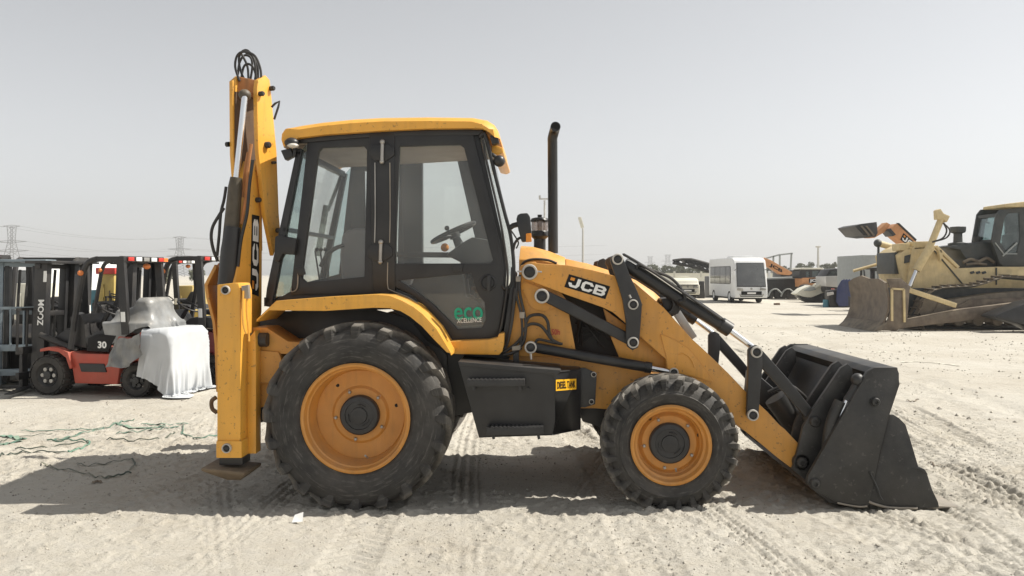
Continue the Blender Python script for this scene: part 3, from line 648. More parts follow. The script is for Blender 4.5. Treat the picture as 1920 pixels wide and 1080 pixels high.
# scuttle below windscreen and cab floor, rear console
part('scuttle', 'charcoal', MB().prism(P(VC + .10, (948, 545), (958, 542), (950, 600), (935, 645), (915, 645)), V * (WCAB - .12)), .01)
part('cab_floor', 'charcoal', MB().prism(P(VC + .08, (560, 556), (735, 548), (840, 640), (935, 640), (935, 652), (836, 654), (735, 580), (560, 580)), V * (WCAB - .16)), 0)
part('seat_base', 'charcoal', MB().prism(P(1.0, (742, 514), (868, 514), (874, 556), (900, 566), (912, 580), (912, 622), (850, 625), (742, 560)), V * .45), .02)
part('console', 'charcoal', MB().prism(P(VC + .95, (570, 530), (690, 500), (690, 552), (570, 556)), V * .4), .02)
cb = MB(); cb.prism(P(1.12, (835, 478), (866, 455), (885, 444), (918, 450), (925, 490), (912, 560), (890, 560), (880, 500)), V * .34)
part('dashboard', 'charcoal', cb, .025)
c0, c1 = mp(1.25).pt(868, 474), mp(1.25).pt(851, 437)
col = part('steering_column', 'black', MB().tube([mp(1.25).pt(885, 520), c0, c1], [.055, .05, .03], 12))
sw = MB(); c = mp(1.25).pt(850, 436); ax = (c1 - c0).normalized(); ax = Vector(ax); a_ = V; b_ = ax.cross(a_).normalized()
Rs = pr(43, 1.25)
ring = [c + a_ * math.cos(t) * Rs * .92 + b_ * math.sin(t) * Rs for t in [i * 2 * math.pi / 32 for i in range(33)]]
sw.tube(ring, pr(4, 1.25), 8, False)
for t in (0.5, 2.6, 4.7): sw.tube([c - ax * .03, c + (a_ * math.cos(t) * .92 + b_ * math.sin(t)) * Rs], .012, 6)
sw.ball(c + b_ * Rs * .1 - a_ * Rs * .9 + ax * .04, .022)
sw.disc(c - ax * .05, ax, .05, .04, 14)
part('steering_wheel', 'black', sw)
seat = part('seat', 'seat', MB().prism(P(.92, (640, 440), (650, 431), (664, 427), (684, 427), (690, 440), (690, 520), (660, 535), (640, 528), (636, 480)), V * .5), .04, seg=3)
part('seat_cushion', 'seat', MB().prism(P(.92, (640, 520), (760, 500), (775, 512), (770, 535), (640, 552)), V * .5), .03, seat)
part('armrest', 'black', MB().tube(spline(P(.86, (601, 500), (612, 480), (628, 466), (645, 460))), pr(4, .9), 8), 0, seat)
lv = MB()
for x in (600, 608, 616): lv.tube(P(1.3, (x, 530), (x - 6 + random.uniform(-6, 6), 470)), pr(1.6, 1.3), 6).ball(mp(1.3).pt(x - 6, 468), pr(4, 1.3))
part('levers', 'black', lv)
part('inner_post', 'charcoal', MB().prism(P(1.5, (660, 320), (683, 320), (685, 450), (658, 450)), V * .05), .01)
part('wiper', 'black', MB().bar(mp(1.86).pt(640, 330), mp(1.86).pt(615, 395), .03).bar(mp(1.86).pt(612, 385), mp(1.86).pt(596, 480), .05), .004)
part('door_bar', 'black', MB().prism(P(1.80, (741, 472), (930, 474), (930, 484), (741, 482)), V * .04), .004)
part('beacon', 'amber', MB().ball(mp(1.7).pt(834, 464), pr(8, 1.7)))
# inside shelf of bits at the foot of the door
bits = MB()
for i in range(18):
    q = mp(random.uniform(.9, 1.5)).pt(random.uniform(858, 925), random.uniform(535, 610)); s = random.uniform(.015, .035)
    bits.box(q - Vector((s, s, s)), q + Vector((s, s, s * .6)))
part('pedals_and_clutter', 'grease_shade', bits, .004, kind='stuff')
# hinges, latch, handle, seams
for (x, y) in ((717, 284), (714, 472)):
    h = plate('hinge', 'black', VC - .035, [(x - 25, y - 2), (x - 19, y - 14), (x + 13, y - 15), (x + 22, y - 5), (x + 22, y + 7), (x + 8, y + 17), (x - 14, y + 17), (x - 25, y + 8)], .025, .006)
    part('hinge_pin', 'steel', MB().tube(P(VC - .05, (x, y - 17), (x - 1, y + 19)), pr(3.4), 10).ball(mp(VC - .05).pt(x, y - 18), pr(5)).ball(mp(VC - .05).pt(x - 1, y + 19), pr(4.6)), 0, h)
for x in (703, 731): part('door_seal', 'steel' if x == 703 else 'worn', MB().tube(spline(P(VC - .026, (x, 305), (x + .5, 400), (x - .5, 455))), pr(1.0), 6))
part('door_seal', 'worn', MB().tube(spline(P(VC - .026, (727, 492), (727, 536), (735, 545), (770, 560), (800, 585), (838, 642))), pr(1.0), 6))
dh = part('door_handle', 'black', MB().lathe(mp(VC - .012).pt(915, 530), -V, [(.0001, .004), (pr(11), .004), (pr(13), .012), (pr(15), .010), (pr(16), 0)], 24), 0)
part('lever', 'charcoal', MB().bar(mp(VC - .03).pt(917, 516), mp(VC - .03).pt(916, 546), .03, .02), .006, dh)
part('latch', 'black', MB().prism(P(VC - .03, (848, 497), (868, 494), (867, 509), (851, 510)), V * .03).prism(P(VC - .03, (552, 502), (568, 498), (572, 514), (560, 518)), V * .03), .004, split=True)
part('window_stay', 'worn', MB().tube(spline(P(VC - .01, (559, 510), (557, 540), (547, 547), (546, 540))), pr(1.4), 6))
# lettering on the glass
text_on('eco', P(VC - .004, (852, 601), (906, 599), (905, 575), (851, 577)), -V, 'teal', bh, bold=.012)
text_on('XCELLENCE', P(VC - .004, (857, 606), (903, 603.5), (903, 595), (857, 597)), -V, 'white', bh, bold=.015)
# work lamps
def lamp(px, py, v, rx, rz, mat='black', lens=None):
    o = part('work_lamp', mat, MB().ball(mp(v).pt(px, py), pr(rx, v), (1, .9, rz / rx), 18), 0, roof)
    if lens: part('lens', 'lamp_glass', MB().ball(mp(v - .02).pt(px + lens[0], py + lens[1]), pr(rx * .78, v), (1, .9, .45), 16), 0, roof)
lamp(547, 268, .40, 14, 10, 'black', (2, 5)); lamp(936, 302, .45, 11, 11)
part('lamp_bracket', 'black', MB().prism(P(.44, (526, 282), (545, 277), (549, 292), (534, 300)), V * .08).prism(P(.44, (918, 254), (932, 250), (936, 268), (922, 270)), V * .1).prism(P(.44, (549, 276), (556, 276), (553, 294), (549, 294)), V * .04).tube(P(.46, (922, 288), (936, 300)), .014, 6), .006, roof, split=True)
lk = part('window_latch', 'black', MB().prism(P(.42, (515, 443), (524, 441), (556, 447), (552, 478), (530, 476), (522, 492), (513, 490)), V * .09), .014)
part('hose', 'hose', MB().tube(spline(P(.43, (905, 262), (912, 300), (935, 400), (945, 455), (952, 520), (942, 600), (932, 640))), pr(2.2), 8))
# sill
plate('sill', 'yellow', .34, [(838, 640), (915, 637), (933, 633), (935, 626), (946, 624), (945, 646), (942, 659), (936, 666), (847, 664)], .30, .012)
# ---- mudguard: bent strip with a top sheet, hollow underneath
fo = [(481, 599), (518, 564), (610, 557), (704, 552), (730, 554), (753, 563), (775, 575), (793, 589), (819, 617), (846, 662)]
fi = [(482, 602), (504, 582), (610, 583), (701, 577), (730, 578), (750, 583), (769, 594), (791, 612), (815, 638), (838, 661)]
skirt = part('mudguard', 'yellow', MB().prism(P(.06, *(fo + fi[::-1])), V * .02), .005)
A = P(.065, *fo); B = [p + V * .47 for p in A]; dn = [p - UP * .018 for p in A]; dn2 = [p - UP * .018 for p in B]; k = len(A)
mb = MB().add(A + B + dn + dn2, [[i, i + 1, k + i + 1, k + i] for i in range(k - 1)] + [[2 * k + i, 3 * k + i, 3 * k + i + 1, 2 * k + i + 1] for i in range(k - 1)] + [[i, 2 * k + i, 2 * k + i + 1, i + 1] for i in range(k - 1)] + [[k + i, k + i + 1, 3 * k + i + 1, 3 * k + i] for i in range(k - 1)] + [[0, k, 3 * k, 2 * k], [k - 1, 3 * k - 1, 4 * k - 1, 2 * k - 1]])
part('top_sheet', 'yellow', mb, 0, skirt)
shift_copy(skirt, 1.81)
part('wheel_arch', 'black', MB().prism(P(.53, (487, 602), (506, 584), (701, 580), (760, 595), (815, 640), (838, 666), (838, 720), (500, 690), (487, 640)), V * .03).prism(P(1.84, (487, 602), (506, 584), (701, 580), (760, 595), (815, 640), (838, 666), (838, 720), (500, 690), (487, 640)), V * .03), .003, split=True)
# ---- fuel tank
tk = P(.12, (859, 679), (1041, 697), (1041, 790), (1036, 816), (898, 821))
tb = [p + V * .55 for p in tk]
a, b, c, d = mp(.36).pt(1089, 692), mp(.36).pt(1089, 806), mp(.12).pt(1041, 697), mp(.12).pt(1036, 816)
mb = MB().prism(tk, V * .6)
mb.add([c, a, b, d, c + V * .5, a + V * .3, b + V * .3, d + V * .5], [(0, 1, 2, 3), (4, 7, 6, 5), (0, 4, 5, 1), (3, 2, 6, 7), (1, 5, 6, 2), (0, 3, 7, 4)])
tank = part('fuel_tank', 'black', mb, .010)
part('tank_lid', 'charcoal', MB().prism([p - V * .008 for p in P(.12, (859, 678), (1052, 694), (1044, 704), (1041, 712), (1036, 702), (862, 686))], V * .5), .004, tank)
fl = plate('flange', 'black', .40, [(1085, 690), (1097, 690), (1119, 700), (1116, 758), (1097, 764), (1085, 764)], .025, .004, tank)
for q in ((1113, 702), (1109, 753)): pin(*q, .40, 5.5, bh, 'bolt', .012)
for (x0, y0, x1, y1, nm) in ((875, 713, 984, 724, 'step'), (912, 802, 1019, 815, 'step')):
    st = part(nm, 'charcoal', MB().prism(P(.035, (x0, y0), (x1, y0 - 1), (x1, y1), (x0, y1 + 1)), V * .085), .003)
    g = MB()
    for i in range(14):
        x = x0 + 3 + i * (x1 - x0 - 6) / 13; g.prism(P(.033, (x - 2, y0 - 1.4), (x + 2, y0 - 1.4), (x + 1.4, y0 + 1), (x - 1.4, y0 + 1)), V * .087)
    g.bar(mp(.06).pt(x0 + 12, y1), mp(.06).pt(x0 + 14, y1 + 8), .02).bar(mp(.06).pt(x1 - 10, y1), mp(.06).pt(x1 - 8, y1 + 8), .02)
    part('tread', 'charcoal', g, 0, st, kind='stuff')
for (x, y) in ((889, 727), (975, 731), (990, 730)): part('bolt', 'charcoal', MB().disc(mp(.118).pt(x, y), -V, pr(3.5), .015, 8), 0, tank)
sp0 = mp(.10).pt(1041, 0)
stq = [mp(.118).pt(1041.5, 732), mp(.118).pt(1041.5, 732), mp(.118).pt(1041.5, 712), mp(.118).pt(1041.5, 712)]
# the yellow plate lies on the tank's slanted end
e1 = (mp(.36).pt(1089, 692) - mp(.12).pt(1041, 697)); e1n = Vector((e1.x, e1.y, 0)).normalized(); nn = Vector((e1n.y, -e1n.x, 0)); 
if nn.dot(CAMP - c) < 0: nn = -nn
pl = Plane(c + nn * .012, nn)
q = pl.pts([(1042, 733), (1080, 730), (1080, 710), (1042, 712)])
MB().prism(q, nn * .003).build('sign_plate', 'sticker_yellow', bh, smooth=0)
text_on('DIESEL TANK', [bilin(q, .05, .16) + nn * .001, bilin(q, .95, .16) + nn * .001, bilin(q, .95, .84) + nn * .001, bilin(q, .05, .84) + nn * .001], nn, 'print_black', bh, bold=.03)
# ---- loader arms
arm = [(978, 503), (984, 495), (995, 491), (1010, 494), (1040, 496), (1064, 497), (1110, 506), (1152, 517), (1190, 530), (1245, 577), (1298, 636), (1318, 654), (1366, 700), (1398, 734), (1440, 773), (1462, 797), (1473, 806), (1503, 838), (1492, 866), (1483, 877), (1460, 860), (1430, 835), (1400, 811), (1330, 755), (1276, 712), (1251, 695), (1248, 673), (1198, 629), (1171, 604), (1150, 586), (1129, 576), (1060, 552), (1000, 529), (985, 522)]
VA = .40
a1 = plate('loader_arm', 'orange', VA, arm, .11, .008)
gus = [(1238, 626), (1248, 630), (1263, 636), (1290, 653), (1312, 680), (1338, 717), (1300, 706), (1262, 698), (1252, 691), (1249, 668)]
plate('gusset', 'orange', VA - .014, gus, .02, .006, a1)
part('emboss', 'orange', MB().tube(spline(P(VA - .014, (1271, 664), (1281, 662), (1293, 670), (1300, 682), (1302, 689))), pr(2.0), 6), 0, a1)
a2 = shift_copy(a1, 1.50)
part('cross_tube', 'charcoal', MB().tube([mp(VA).pt(1405, 775) + V * .1, mp(VA).pt(1405, 775) + V * 1.52], .07, 14))
lq = P(VA, (1060, 537), (1136, 561), (1145, 537), (1068, 514))
lq = P(VA, (1058, 538), (1135, 561), (1144, 537), (1067, 514))
block_logo(lq, -V, bh)
# bell crank, links
bc = [(1144, 490), (1148, 481), (1158, 477), (1168, 482), (1172, 493), (1181, 516), (1196, 548), (1204, 570), (1202, 600), (1199, 638), (1196, 652), (1186, 657), (1176, 650), (1174, 635), (1174, 605), (1168, 564), (1158, 530)]
VB = .325
b1 = plate('bell_crank', 'charcoal', VB, bc, .05, .006)
plate('bell_crank', 'charcoal', VB + .20, [(x - 8, y + 2) for x, y in bc], .05, .006)
lug = plate('lug', 'grease_shade', VB + .12, [(1135, 494), (1137, 485), (1146, 482), (1154, 490), (1156, 505), (1142, 503)], .06, .01, b1)
for (x, y, r) in ((1158, 486, 11.5), (1187, 571, 10.5), (1187, 642, 11.5)): pin(x, y, VB, r, bh, 'pin', .02)
pin(993, 510, VA, 16, bh, 'pin', .03); pin(1016, 555, .42, 15, bh, 'pin', .05)
part('link_rod', 'charcoal', MB().prism(P(.375, (1012, 548), (1026, 545), (1060, 561), (1110, 588), (1174, 622), (1186, 634), (1186, 650), (1174, 645), (1110, 612), (1060, 586), (1024, 568)), V * .06), .014, seg=3)
for q in (bh,): pass
shift_copy(b1, 1.50)
# lift rams
def ram(p0, p1, p2, v, r_b, r_r, mat='black', v2=None, nm='lift_ram', dv=0):
    v2 = v if v2 is None else v2
    a, b, c = mp(v).pt(*p0) + V * dv, mp(v).pt(*p1) + V * dv, mp(v2).pt(*p2) + V * dv; rb, rr = pr(r_b, v), pr(r_r, v); t = (b - a).normalized()
    o = part(nm, mat, MB().tube([a, a + t * .03, b - t * .05, b - t * .049, b], [rb * .9, rb, rb, rb * 1.1, rb * 1.1], 20))
    part('rod', 'chrome', MB().tube([b, c], rr, 16), 0, o); return o
ram((1000, 651), (1221, 690), (1262, 698), .41, 9.5, 5.5); pin(995, 651, .37, 12.5, bh, 'pin', .03); pin(1263, 698, VA - .01, 9.5, bh, 'pin', .02)
ram((1000, 651), (1221, 690), (1262, 698), .41, 9.5, 5.5, dv=1.58)
part('grease_nipple', 'steel', MB().tube(P(.33, (995, 663), (996, 674)), pr(2.2), 6).tube(P(.33, (978, 509), (970, 509)), pr(1.8), 6).tube(P(.33, (1008, 509), (1016, 510)), pr(1.8), 6).tube(P(.25, (1183, 559), (1180, 553)), pr(2), 6), split=True)
# bucket crowd rams with pipes and hoses
for dv in (0, 1.44):
    r_ = ram((1170, 494), (1361, 614), (1414, 653), .43, 12.5, 5.5, 'black', nm='crowd_ram', dv=dv)
    part('gland', 'black', MB().tube([p + V * dv for p in P(.43, (1352, 608), (1369, 619))], pr(14), 20), 0, r_)
    part('pipe', 'black', MB().tube([p + V * dv for p in spline(P(.385, (1168, 478), (1175, 480), (1230, 513), (1300, 560), (1352, 596), (1358, 603)), 3)], pr(2.6), 8), 0, r_)
    part('pipe', 'chrome' if dv == 0 else 'black', MB().tube([p + V * dv for p in spline(P(.395, (1193, 498), (1205, 500), (1260, 537), (1310, 570)), 3)], pr(2.2), 8), 0, r_)
    part('port_block', 'black', MB().prism([p + V * dv for p in P(.395, (1352, 596), (1362, 598), (1356, 606), (1348, 602))], V * .05), .004, r_)
part('hose', 'hose', MB().tube(spline(P(.37, (1196, 495), (1225, 508), (1256, 520), (1276, 540), (1284, 560), (1272, 566))), pr(2.8), 8))
part('hose', 'hose', MB().tube(spline(P(.36, (1193, 503), (1198, 496), (1206, 499), (1240, 520), (1300, 562), (1352, 598))), pr(2.4), 8))
hb = part('hose_bundle', 'hose', MB().prism(P(.48, (1240, 560), (1262, 558), (1276, 570), (1273, 588), (1256, 592), (1244, 578)), V * .2), .01)
for k_ in range(3): part('hose', 'hose', MB().tube(spline(P(.42 + .03 * k_, (1236, 552), (1256, 556), (1264, 572), (1256, 586), (1242, 584), (1238, 570))), pr(2.6), 8), 0, hb)
part('hose', 'hose', MB().tube(spline(P(.5, (1240, 580), (1252, 592), (1266, 588), (1276, 578))), pr(2.4), 8), 0, hb)
part('strut', 'steel', MB().bar(mp(1.5).pt(1266, 582), mp(1.5).pt(1300, 634), .07, .07), .006)
# tower hoses
for pts, r in (([(975, 515), (974, 545), (982, 585), (986, 610), (982, 640), (970, 655)], 3.0), ([(970, 520), (969, 555), (977, 590), (979, 625), (974, 652)], 2.4),
               ([(986, 605), (992, 594), (1004, 590), (1018, 592), (1027, 604), (1030, 625), (1038, 640), (1052, 645)], 3.0), ([(981, 622), (988, 611), (1000, 607), (1014, 611), (1024, 622), (1034, 636), (1048, 644)], 3.0),
               ([(1003, 645), (1008, 637), (1020, 638), (1040, 643), (1055, 645)], 2.6), ([(945, 660), (958, 652), (970, 642), (980, 630)], 3.0), ([(944, 666), (960, 662), (978, 652)], 3.0), ([(966, 540), (960, 600), (952, 640), (945, 655)], 3.2)):
    part('hose', 'hose', MB().tube(spline(P(.40, *pts)), pr(r), 8))
part('hose_clip', 'worn', MB().prism(P(.385, (967, 518), (977, 518), (976, 528), (967, 528)), V * .03).prism(P(.385, (974, 585), (984, 585), (983, 597), (974, 597)), V * .03).prism(P(.385, (960, 650), (976, 647), (976, 656), (960, 658)), V * .05), .004, split=True)
part('pump', 'black', MB().prism(P(.40, (962, 655), (973, 655), (973, 680), (962, 680)), V * .06), .006)
part('cab_mount', 'black', MB().prism(P(.44, (958, 500), (968, 512), (966, 562), (955, 630), (948, 655), (938, 655), (948, 600), (956, 545)), V * .3), .006)
text_on('50h', P(.455, (1034, 628), (1050, 628), (1050, 617), (1034, 617)), -V, 'red_print', bh, bold=.02)
# ---- tipping levers and bucket links
tl = [(1403, 657), (1407, 651), (1418, 647), (1429, 653), (1430, 690), (1426, 730), (1423, 775), (1418, 787), (1408, 787), (1400, 779), (1402, 730), (1403, 690)]
bl = [(1408, 655), (1420, 648), (1431, 658), (1480, 713), (1524, 768), (1536, 788), (1526, 796), (1512, 784), (1470, 735), (1429, 690)]
t1 = plate('tipping_lever', 'charcoal', .33, tl, .045, .008); t2 = plate('bucket_link', 'charcoal', .39, bl, .06, .01)
plate('tipping_lever', 'charcoal', .515, tl, .045, .008)
for o in (t1, t2): shift_copy(o, 1.50)
pin(1418, 660, .33, 11.5, bh, 'pin', .02); pin(1411, 778, .33, 11.5, bh, 'pin', .02)
# ---- bucket (four-in-one): back shell, top beam, ribs, clam ends, jaw, cutting edge
v0, WB = .20, 2.0
bk = part('bucket', 'bucket', MB().prism(P(v0, (1638, 716), (1652, 716), (1618, 790), (1588, 850), (1560, 893), (1535, 912), (1560, 935), (1627, 946), (1627, 952), (1556, 943), (1518, 914), (1545, 888), (1575, 840), (1604, 785)), V * WB), .004, label='black four-in-one loading bucket resting on the sand')
beam = part('top_beam', 'bucket', MB().prism(P(v0 + .004, (1627, 699), (1640, 690), (1682, 689), (1686, 700), (1686, 722), (1645, 724)), V * (WB - .008)), .006, bk)
end = [(1627, 697), (1640, 689), (1683, 689), (1687, 721), (1668, 778), (1650, 850), (1634, 930), (1627, 949), (1570, 943), (1520, 914), (1513, 905), (1515, 893)]
e1_ = plate('end_plate', 'bucket', v0 - .045, end, .045, .005, bk)
jaw = [(1668, 778), (1676, 778), (1686, 784), (1698, 796), (1707, 824), (1723, 878), (1731, 881), (1739, 890), (1748, 918), (1759, 941), (1761, 951), (1677, 954), (1626, 946), (1634, 930), (1650, 850)]
j1 = plate('jaw_plate', 'bucket', v0 - .02, jaw, .03, .004, bk)
for o in (e1_, j1): shift_copy(o, WB + .02)
part('jaw', 'bucket', MB().prism(P(v0 + .01, (1676, 782), (1682, 786), (1668, 850), (1664, 910), (1690, 944), (1758, 946), (1760, 952), (1680, 954), (1650, 915), (1656, 850)), V * (WB - .02)), .004, bk)
part('cutting_edge', 'worn', MB().prism(P(v0 + .03, (1690, 951), (1758, 949), (1800, 951), (1758, 953.5), (1690, 955)), V * (WB - .05)), 0, bk)
part('jaw_step', 'bucket', MB().prism(P(v0 - .024, (1708, 879), (1724, 876), (1734, 880), (1740, 890), (1734, 889), (1722, 882)), V * .06), .003, bk)
part('chain', 'charcoal', MB().tube(spline(P(v0 - .05, (1631, 885), (1638, 900), (1645, 915), (1650, 930), (1655, 938))), pr(1.6), 6), 0, bk)
part('torn_edge', 'worn', MB().tube(spline(P(v0 - .03, (1612, 944), (1622, 938), (1640, 945), (1670, 952), (1720, 953))), pr(2.4), 6).tube(spline(P(v0 - .05, (1570, 943), (1590, 947), (1612, 950), (1626, 949))), pr(1.8), 6), 0, bk, split=True)
rib = [(1577, 690), (1590, 682), (1598, 690), (1600, 715), (1560, 790), (1548, 840), (1536, 908), (1510, 900), (1486, 880), (1497, 840), (1506, 800), (1521, 772)]
rib_f = plate('rib', 'bucket', .35, rib, .04, .004, bk)
for dv in (.20, 1.40, 1.60): shift_copy(rib_f, dv)
for (x, y, v, r) in ((1527, 790, .35, 10), (1503, 867, .35, 10), (1527, 906, v0 - .045, 9), (1640, 753, v0 - .045, 8)): 
    part('pivot_boss', 'bucket', MB().lathe(mp(v).pt(x, y), -V, [(pr(r), 0), (pr(r), .02), (pr(r * .8), .03), (pr(r * .45), .032), (pr(r * .4), .02), (.0001, .02)], 20), 0, bk)
part('pivot_tube', 'bucket', MB().tube([mp(.35).pt(1503, 867), mp(.35).pt(1503, 867) + V * 1.65], .06, 14).tube([mp(.35).pt(1527, 790), mp(.35).pt(1527, 790) + V * 1.65], .035, 12), 0, bk)
cr = part('clam_ram', 'charcoal', MB().tube(P(.215, (1610, 712), (1604, 728), (1588, 752)), pr(8), 14).ball(mp(.205).pt(1608, 712), pr(12)), 0, bk)
part('clam_rod', 'chrome', MB().tube(P(.215, (1588, 750), (1570, 795)), pr(5), 14), 0, bk)
part('clam_sleeve', 'bucket', MB().tube(spline(P(.235, (1576, 752), (1560, 790), (1553, 830), (1552, 870))), pr(11), 12), 0, bk)
shift_copy(cr, 1.86); 
for k_ in range(4): part('hose', 'hose', MB().tube(spline(P(.75 + .07 * k_, (1440 + 6 * k_, 735), (1475, 722 + 6 * k_), (1500, 735), (1515, 755 + 5 * k_), (1505, 780))), pr(3), 8))
part('hose_guard', 'charcoal', MB().prism(P(.95, (1425, 705), (1460, 735), (1450, 770), (1420, 760)), V * .5), .02)
part('center_casting', 'bucket', MB().tube(P(.8, (1455, 745), (1485, 790), (1500, 845)), [pr(24), pr(22), pr(14)], 16))
# ---- stabiliser
lg = part('stabiliser_leg', 'yellow', MB().prism(P(-.02, (407, 534), (440, 530), (447, 531), (451, 545), (451, 858), (407, 858)), V * .24), .008)
part('sleeve', 'yellow', MB().prism(P(-.035, (405, 827), (453, 827), (453, 859), (405, 859)), V * .275), .008, lg)
part('leg_flange', 'yellow', MB().prism([p + V * .13 + U * .001 for p in P(-.02, (451, 640), (466, 622), (468, 640), (468, 858), (451, 858))], V * .11), .005, lg)
pin(424, 544, -.02, 9.5, bh, 'pin', .018); pin(426, 840, -.035, 10, bh, 'pin', .018)
st = P(.0, (413, 858), (450, 858)); 
part('leg_ram', 'black', MB().prism(P(.02, (411, 855), (455, 855), (455, 872), (411, 872)), V * .16), .004)
fp = mp(.10).pt(433, 872); mb = MB()
A = [fp + U * sx * .16 + V * sy * .16 for sx, sy in ((-1, -1), (1, -1), (1.1, 1), (-1, 1))]; A = [p + UP * (.014 - .03 * (i in (1, 2))) for i, p in enumerate(A)]; B = [p - UP * .022 for p in A]
C = [fp + U * (sx * .05 + .05) + V * sy * .07 - UP * .095 for sx, sy in ((-1, -1), (1, -1), (1, 1), (-1, 1))]
mb.add(A + B + C, [(0, 3, 2, 1)] + [(i, (i + 1) % 4, 4 + (i + 1) % 4, 4 + i) for i in range(4)] + [(4 + i, 4 + (i + 1) % 4, 8 + (i + 1) % 4, 8 + i) for i in range(4)] + [(8, 9, 10, 11)])
part('foot_pad', 'pad', mb, .008)
lg2 = shift_copy(lg, 2.18)
part('leg_hose', 'yellow', MB().tube(spline(P(-.03, (456, 545), (455, 580), (457, 610), (462, 626))), pr(2), 6).tube(spline(P(-.01, (463, 545), (463, 585), (466, 615), (467, 640))), pr(2), 6), 0, lg, split=True)
part('fitting', 'worn', MB().prism(P(-.02, (452, 536), (465, 534), (467, 560), (455, 560)), V * .04), .004, lg)
# rear frame behind the wheel
rf = part('rear_frame', 'orange', MB().prism(P(.22, (469, 660), (478, 656), (522, 660), (530, 680), (530, 712), (500, 718), (469, 720)), V * .34).prism(P(.24, (472, 614), (500, 614), (540, 640), (600, 644), (600, 664), (472, 664)), V * .3).prism(P(.26, (469, 720), (515, 716), (500, 762), (469, 768)), V * .3), .01)
part('rear_cylinder', 'charcoal', MB().tube([mp(.2).pt(470, 637), mp(.2).pt(502, 637)], pr(13), 14), 0, rf)
part('rear_crossmember', 'orange', MB().prism(P(.35, (440, 640), (470, 640), (470, 760), (440, 760)), V * 1.7), .01, rf)
part('slew_frame', 'black', MB().prism(P(.3, (462, 768), (500, 764), (498, 790), (462, 800)), V * 1.8), .01, rf)
# ---- folded backhoe, swung to lie across the machine
TH = R(20); NB = (U * math.cos(TH) - V * math.sin(TH)); EB = (U * math.sin(TH) + V * math.cos(TH))
PB = Plane(mp(.5).pt(485, 300), NB)
dp = part('dipper_plate', 'yellow', MB().prism(PB.pts([(482, 166), (484, 150), (498, 141), (506, 150), (508, 170), (513, 222), (519, 287), (523, 400), (526, 436), (513, 480), (505, 440), (497, 400), (490, 332), (485, 287), (483, 234)]), NB * -.04), .006)
PL = PB.off(-.20)
part('dipper_shade_sheet', 'grease_shade', MB().prism(PL.off(.004).pts([(440, 172), (482, 172), (485, 240), (486, 300), (484, 420), (456, 420), (442, 330), (440, 290)]), NB * -.003), 0)  # added dark sheet: shade painted over the plate's inner face
dl = part('dipper_plate', 'yellow', MB().prism(PL.pts([(436, 152), (447, 142), (456, 146), (478, 160), (484, 230), (486, 300), (484, 420), (455, 420), (440, 330), (437, 290)]), NB * -.035), .006)
part('dipper_web', 'grease_shade', MB().prism(P(.86, (436, 160), (486, 160), (490, 470), (445, 470)), V * .03), .004)  # web coloured dark to carry the shade inside the dipper
part('dipper_cross', 'rust', MB().prism(P(.56, (437, 150), (446, 143), (482, 150), (483, 172), (470, 176), (438, 172)), V * .2), .01)
bm_ = PB.off(-.06)
boom = part('boom', 'yellow', MB().prism(bm_.pts([(482, 300), (491, 361), (492, 400), (491, 585), (480, 640), (460, 640), (441, 531), (452, 460), (463, 400), (472, 332)]), NB * -.15), .008)
lq = bm_.off(.001).pts([(487, 573), (485, 402), (472, 404), (470, 570)])
lq = bm_.pts([(485, 556), (486, 405), (472, 402), (469, 550)])
block_logo(lq, NB, bh, 'print_black')
part('ram_eye', 'olive', MB().ball(mp(.44).pt(459, 178), pr(12, .4), (1, 1, .9)), 0, dp)
r_ = part('dipper_ram', 'olive', MB().tube(P(.40, (443, 333), (441, 350), (434, 430), (424, 535)), [pr(11), pr(13), pr(14.5), pr(15.5)], 20))
part('rod', 'chrome', MB().tube(P(.42, (459, 180), (443, 336)), pr(5.8), 16), 0, r_)
part('ram_sleeve', 'black', MB().tube(P(.385, (437, 425), (432, 470), (426, 535)), [pr(15), pr(18), pr(18)], 18), 0, r_)
part('pipe', 'rust', MB().tube(spline(P(.42, (471, 270), (464, 320), (462, 360), (452, 420))), pr(3.4), 8).tube(spline(P(.43, (465, 285), (459, 320), (455, 370))), pr(2.6), 8), 0, r_)
part('boom_hose', 'hose', MB().tube(spline(P(.40, (420, 390), (410, 405), (399, 425), (396, 445), (400, 468), (408, 490))), pr(3.2), 8))
part('boom_hose', 'hose', MB().tube(spline(P(.40, (424, 350), (420, 375), (414, 400), (411, 440), (407, 480))), pr(3.0), 8))
part('boom_hose', 'black', MB().tube(spline(P(.36, (474, 300), (468, 345), (463, 400), (452, 450), (446, 500))), pr(3.2), 8))
for pts, v in (([(449, 152), (441, 125), (445, 104), (458, 97), (478, 105), (488, 128), (490, 150)], .55), ([(464, 160), (452, 135), (448, 110), (455, 96), (466, 96), (477, 115), (481, 150)], .60), ([(452, 150), (456, 128), (463, 120), (473, 124), (479, 138), (478, 152)], .62), ([(466, 150), (464, 125), (455, 105), (449, 98)], .66), ([(446, 140), (449, 118), (458, 104), (470, 108), (473, 126), (468, 158)], .7), ([(484, 150), (483, 126), (474, 106), (461, 100)], .72)):
    part('boom_hose', 'hose', MB().tube(spline(P(v, *pts)), pr(2.4), 8))
part('transport_latch', 'charcoal', MB().tube(P(.5, (509, 201), (516, 194), (524, 190), (522, 200), (514, 224)), pr(2.2), 6))
for (x, y, r) in ((507, 166, 5), (499, 272, 6.5), (487, 176, 5), (510, 305, 3), (481, 375, 5), (519, 432, 5)):
    pl_ = PB if x != 481 else bm_
    part('bolt', 'charcoal', MB().lathe(pl_.pt(x, y), NB, [(pr(r), 0), (pr(r), .03), (pr(r * .7), .04), (.0001, .04)], 12))
part('bolt', 'charcoal', MB().lathe(PL.pt(436, 270), -NB, [(pr(5), .035), (pr(5), .06), (.0001, .062)], 12))
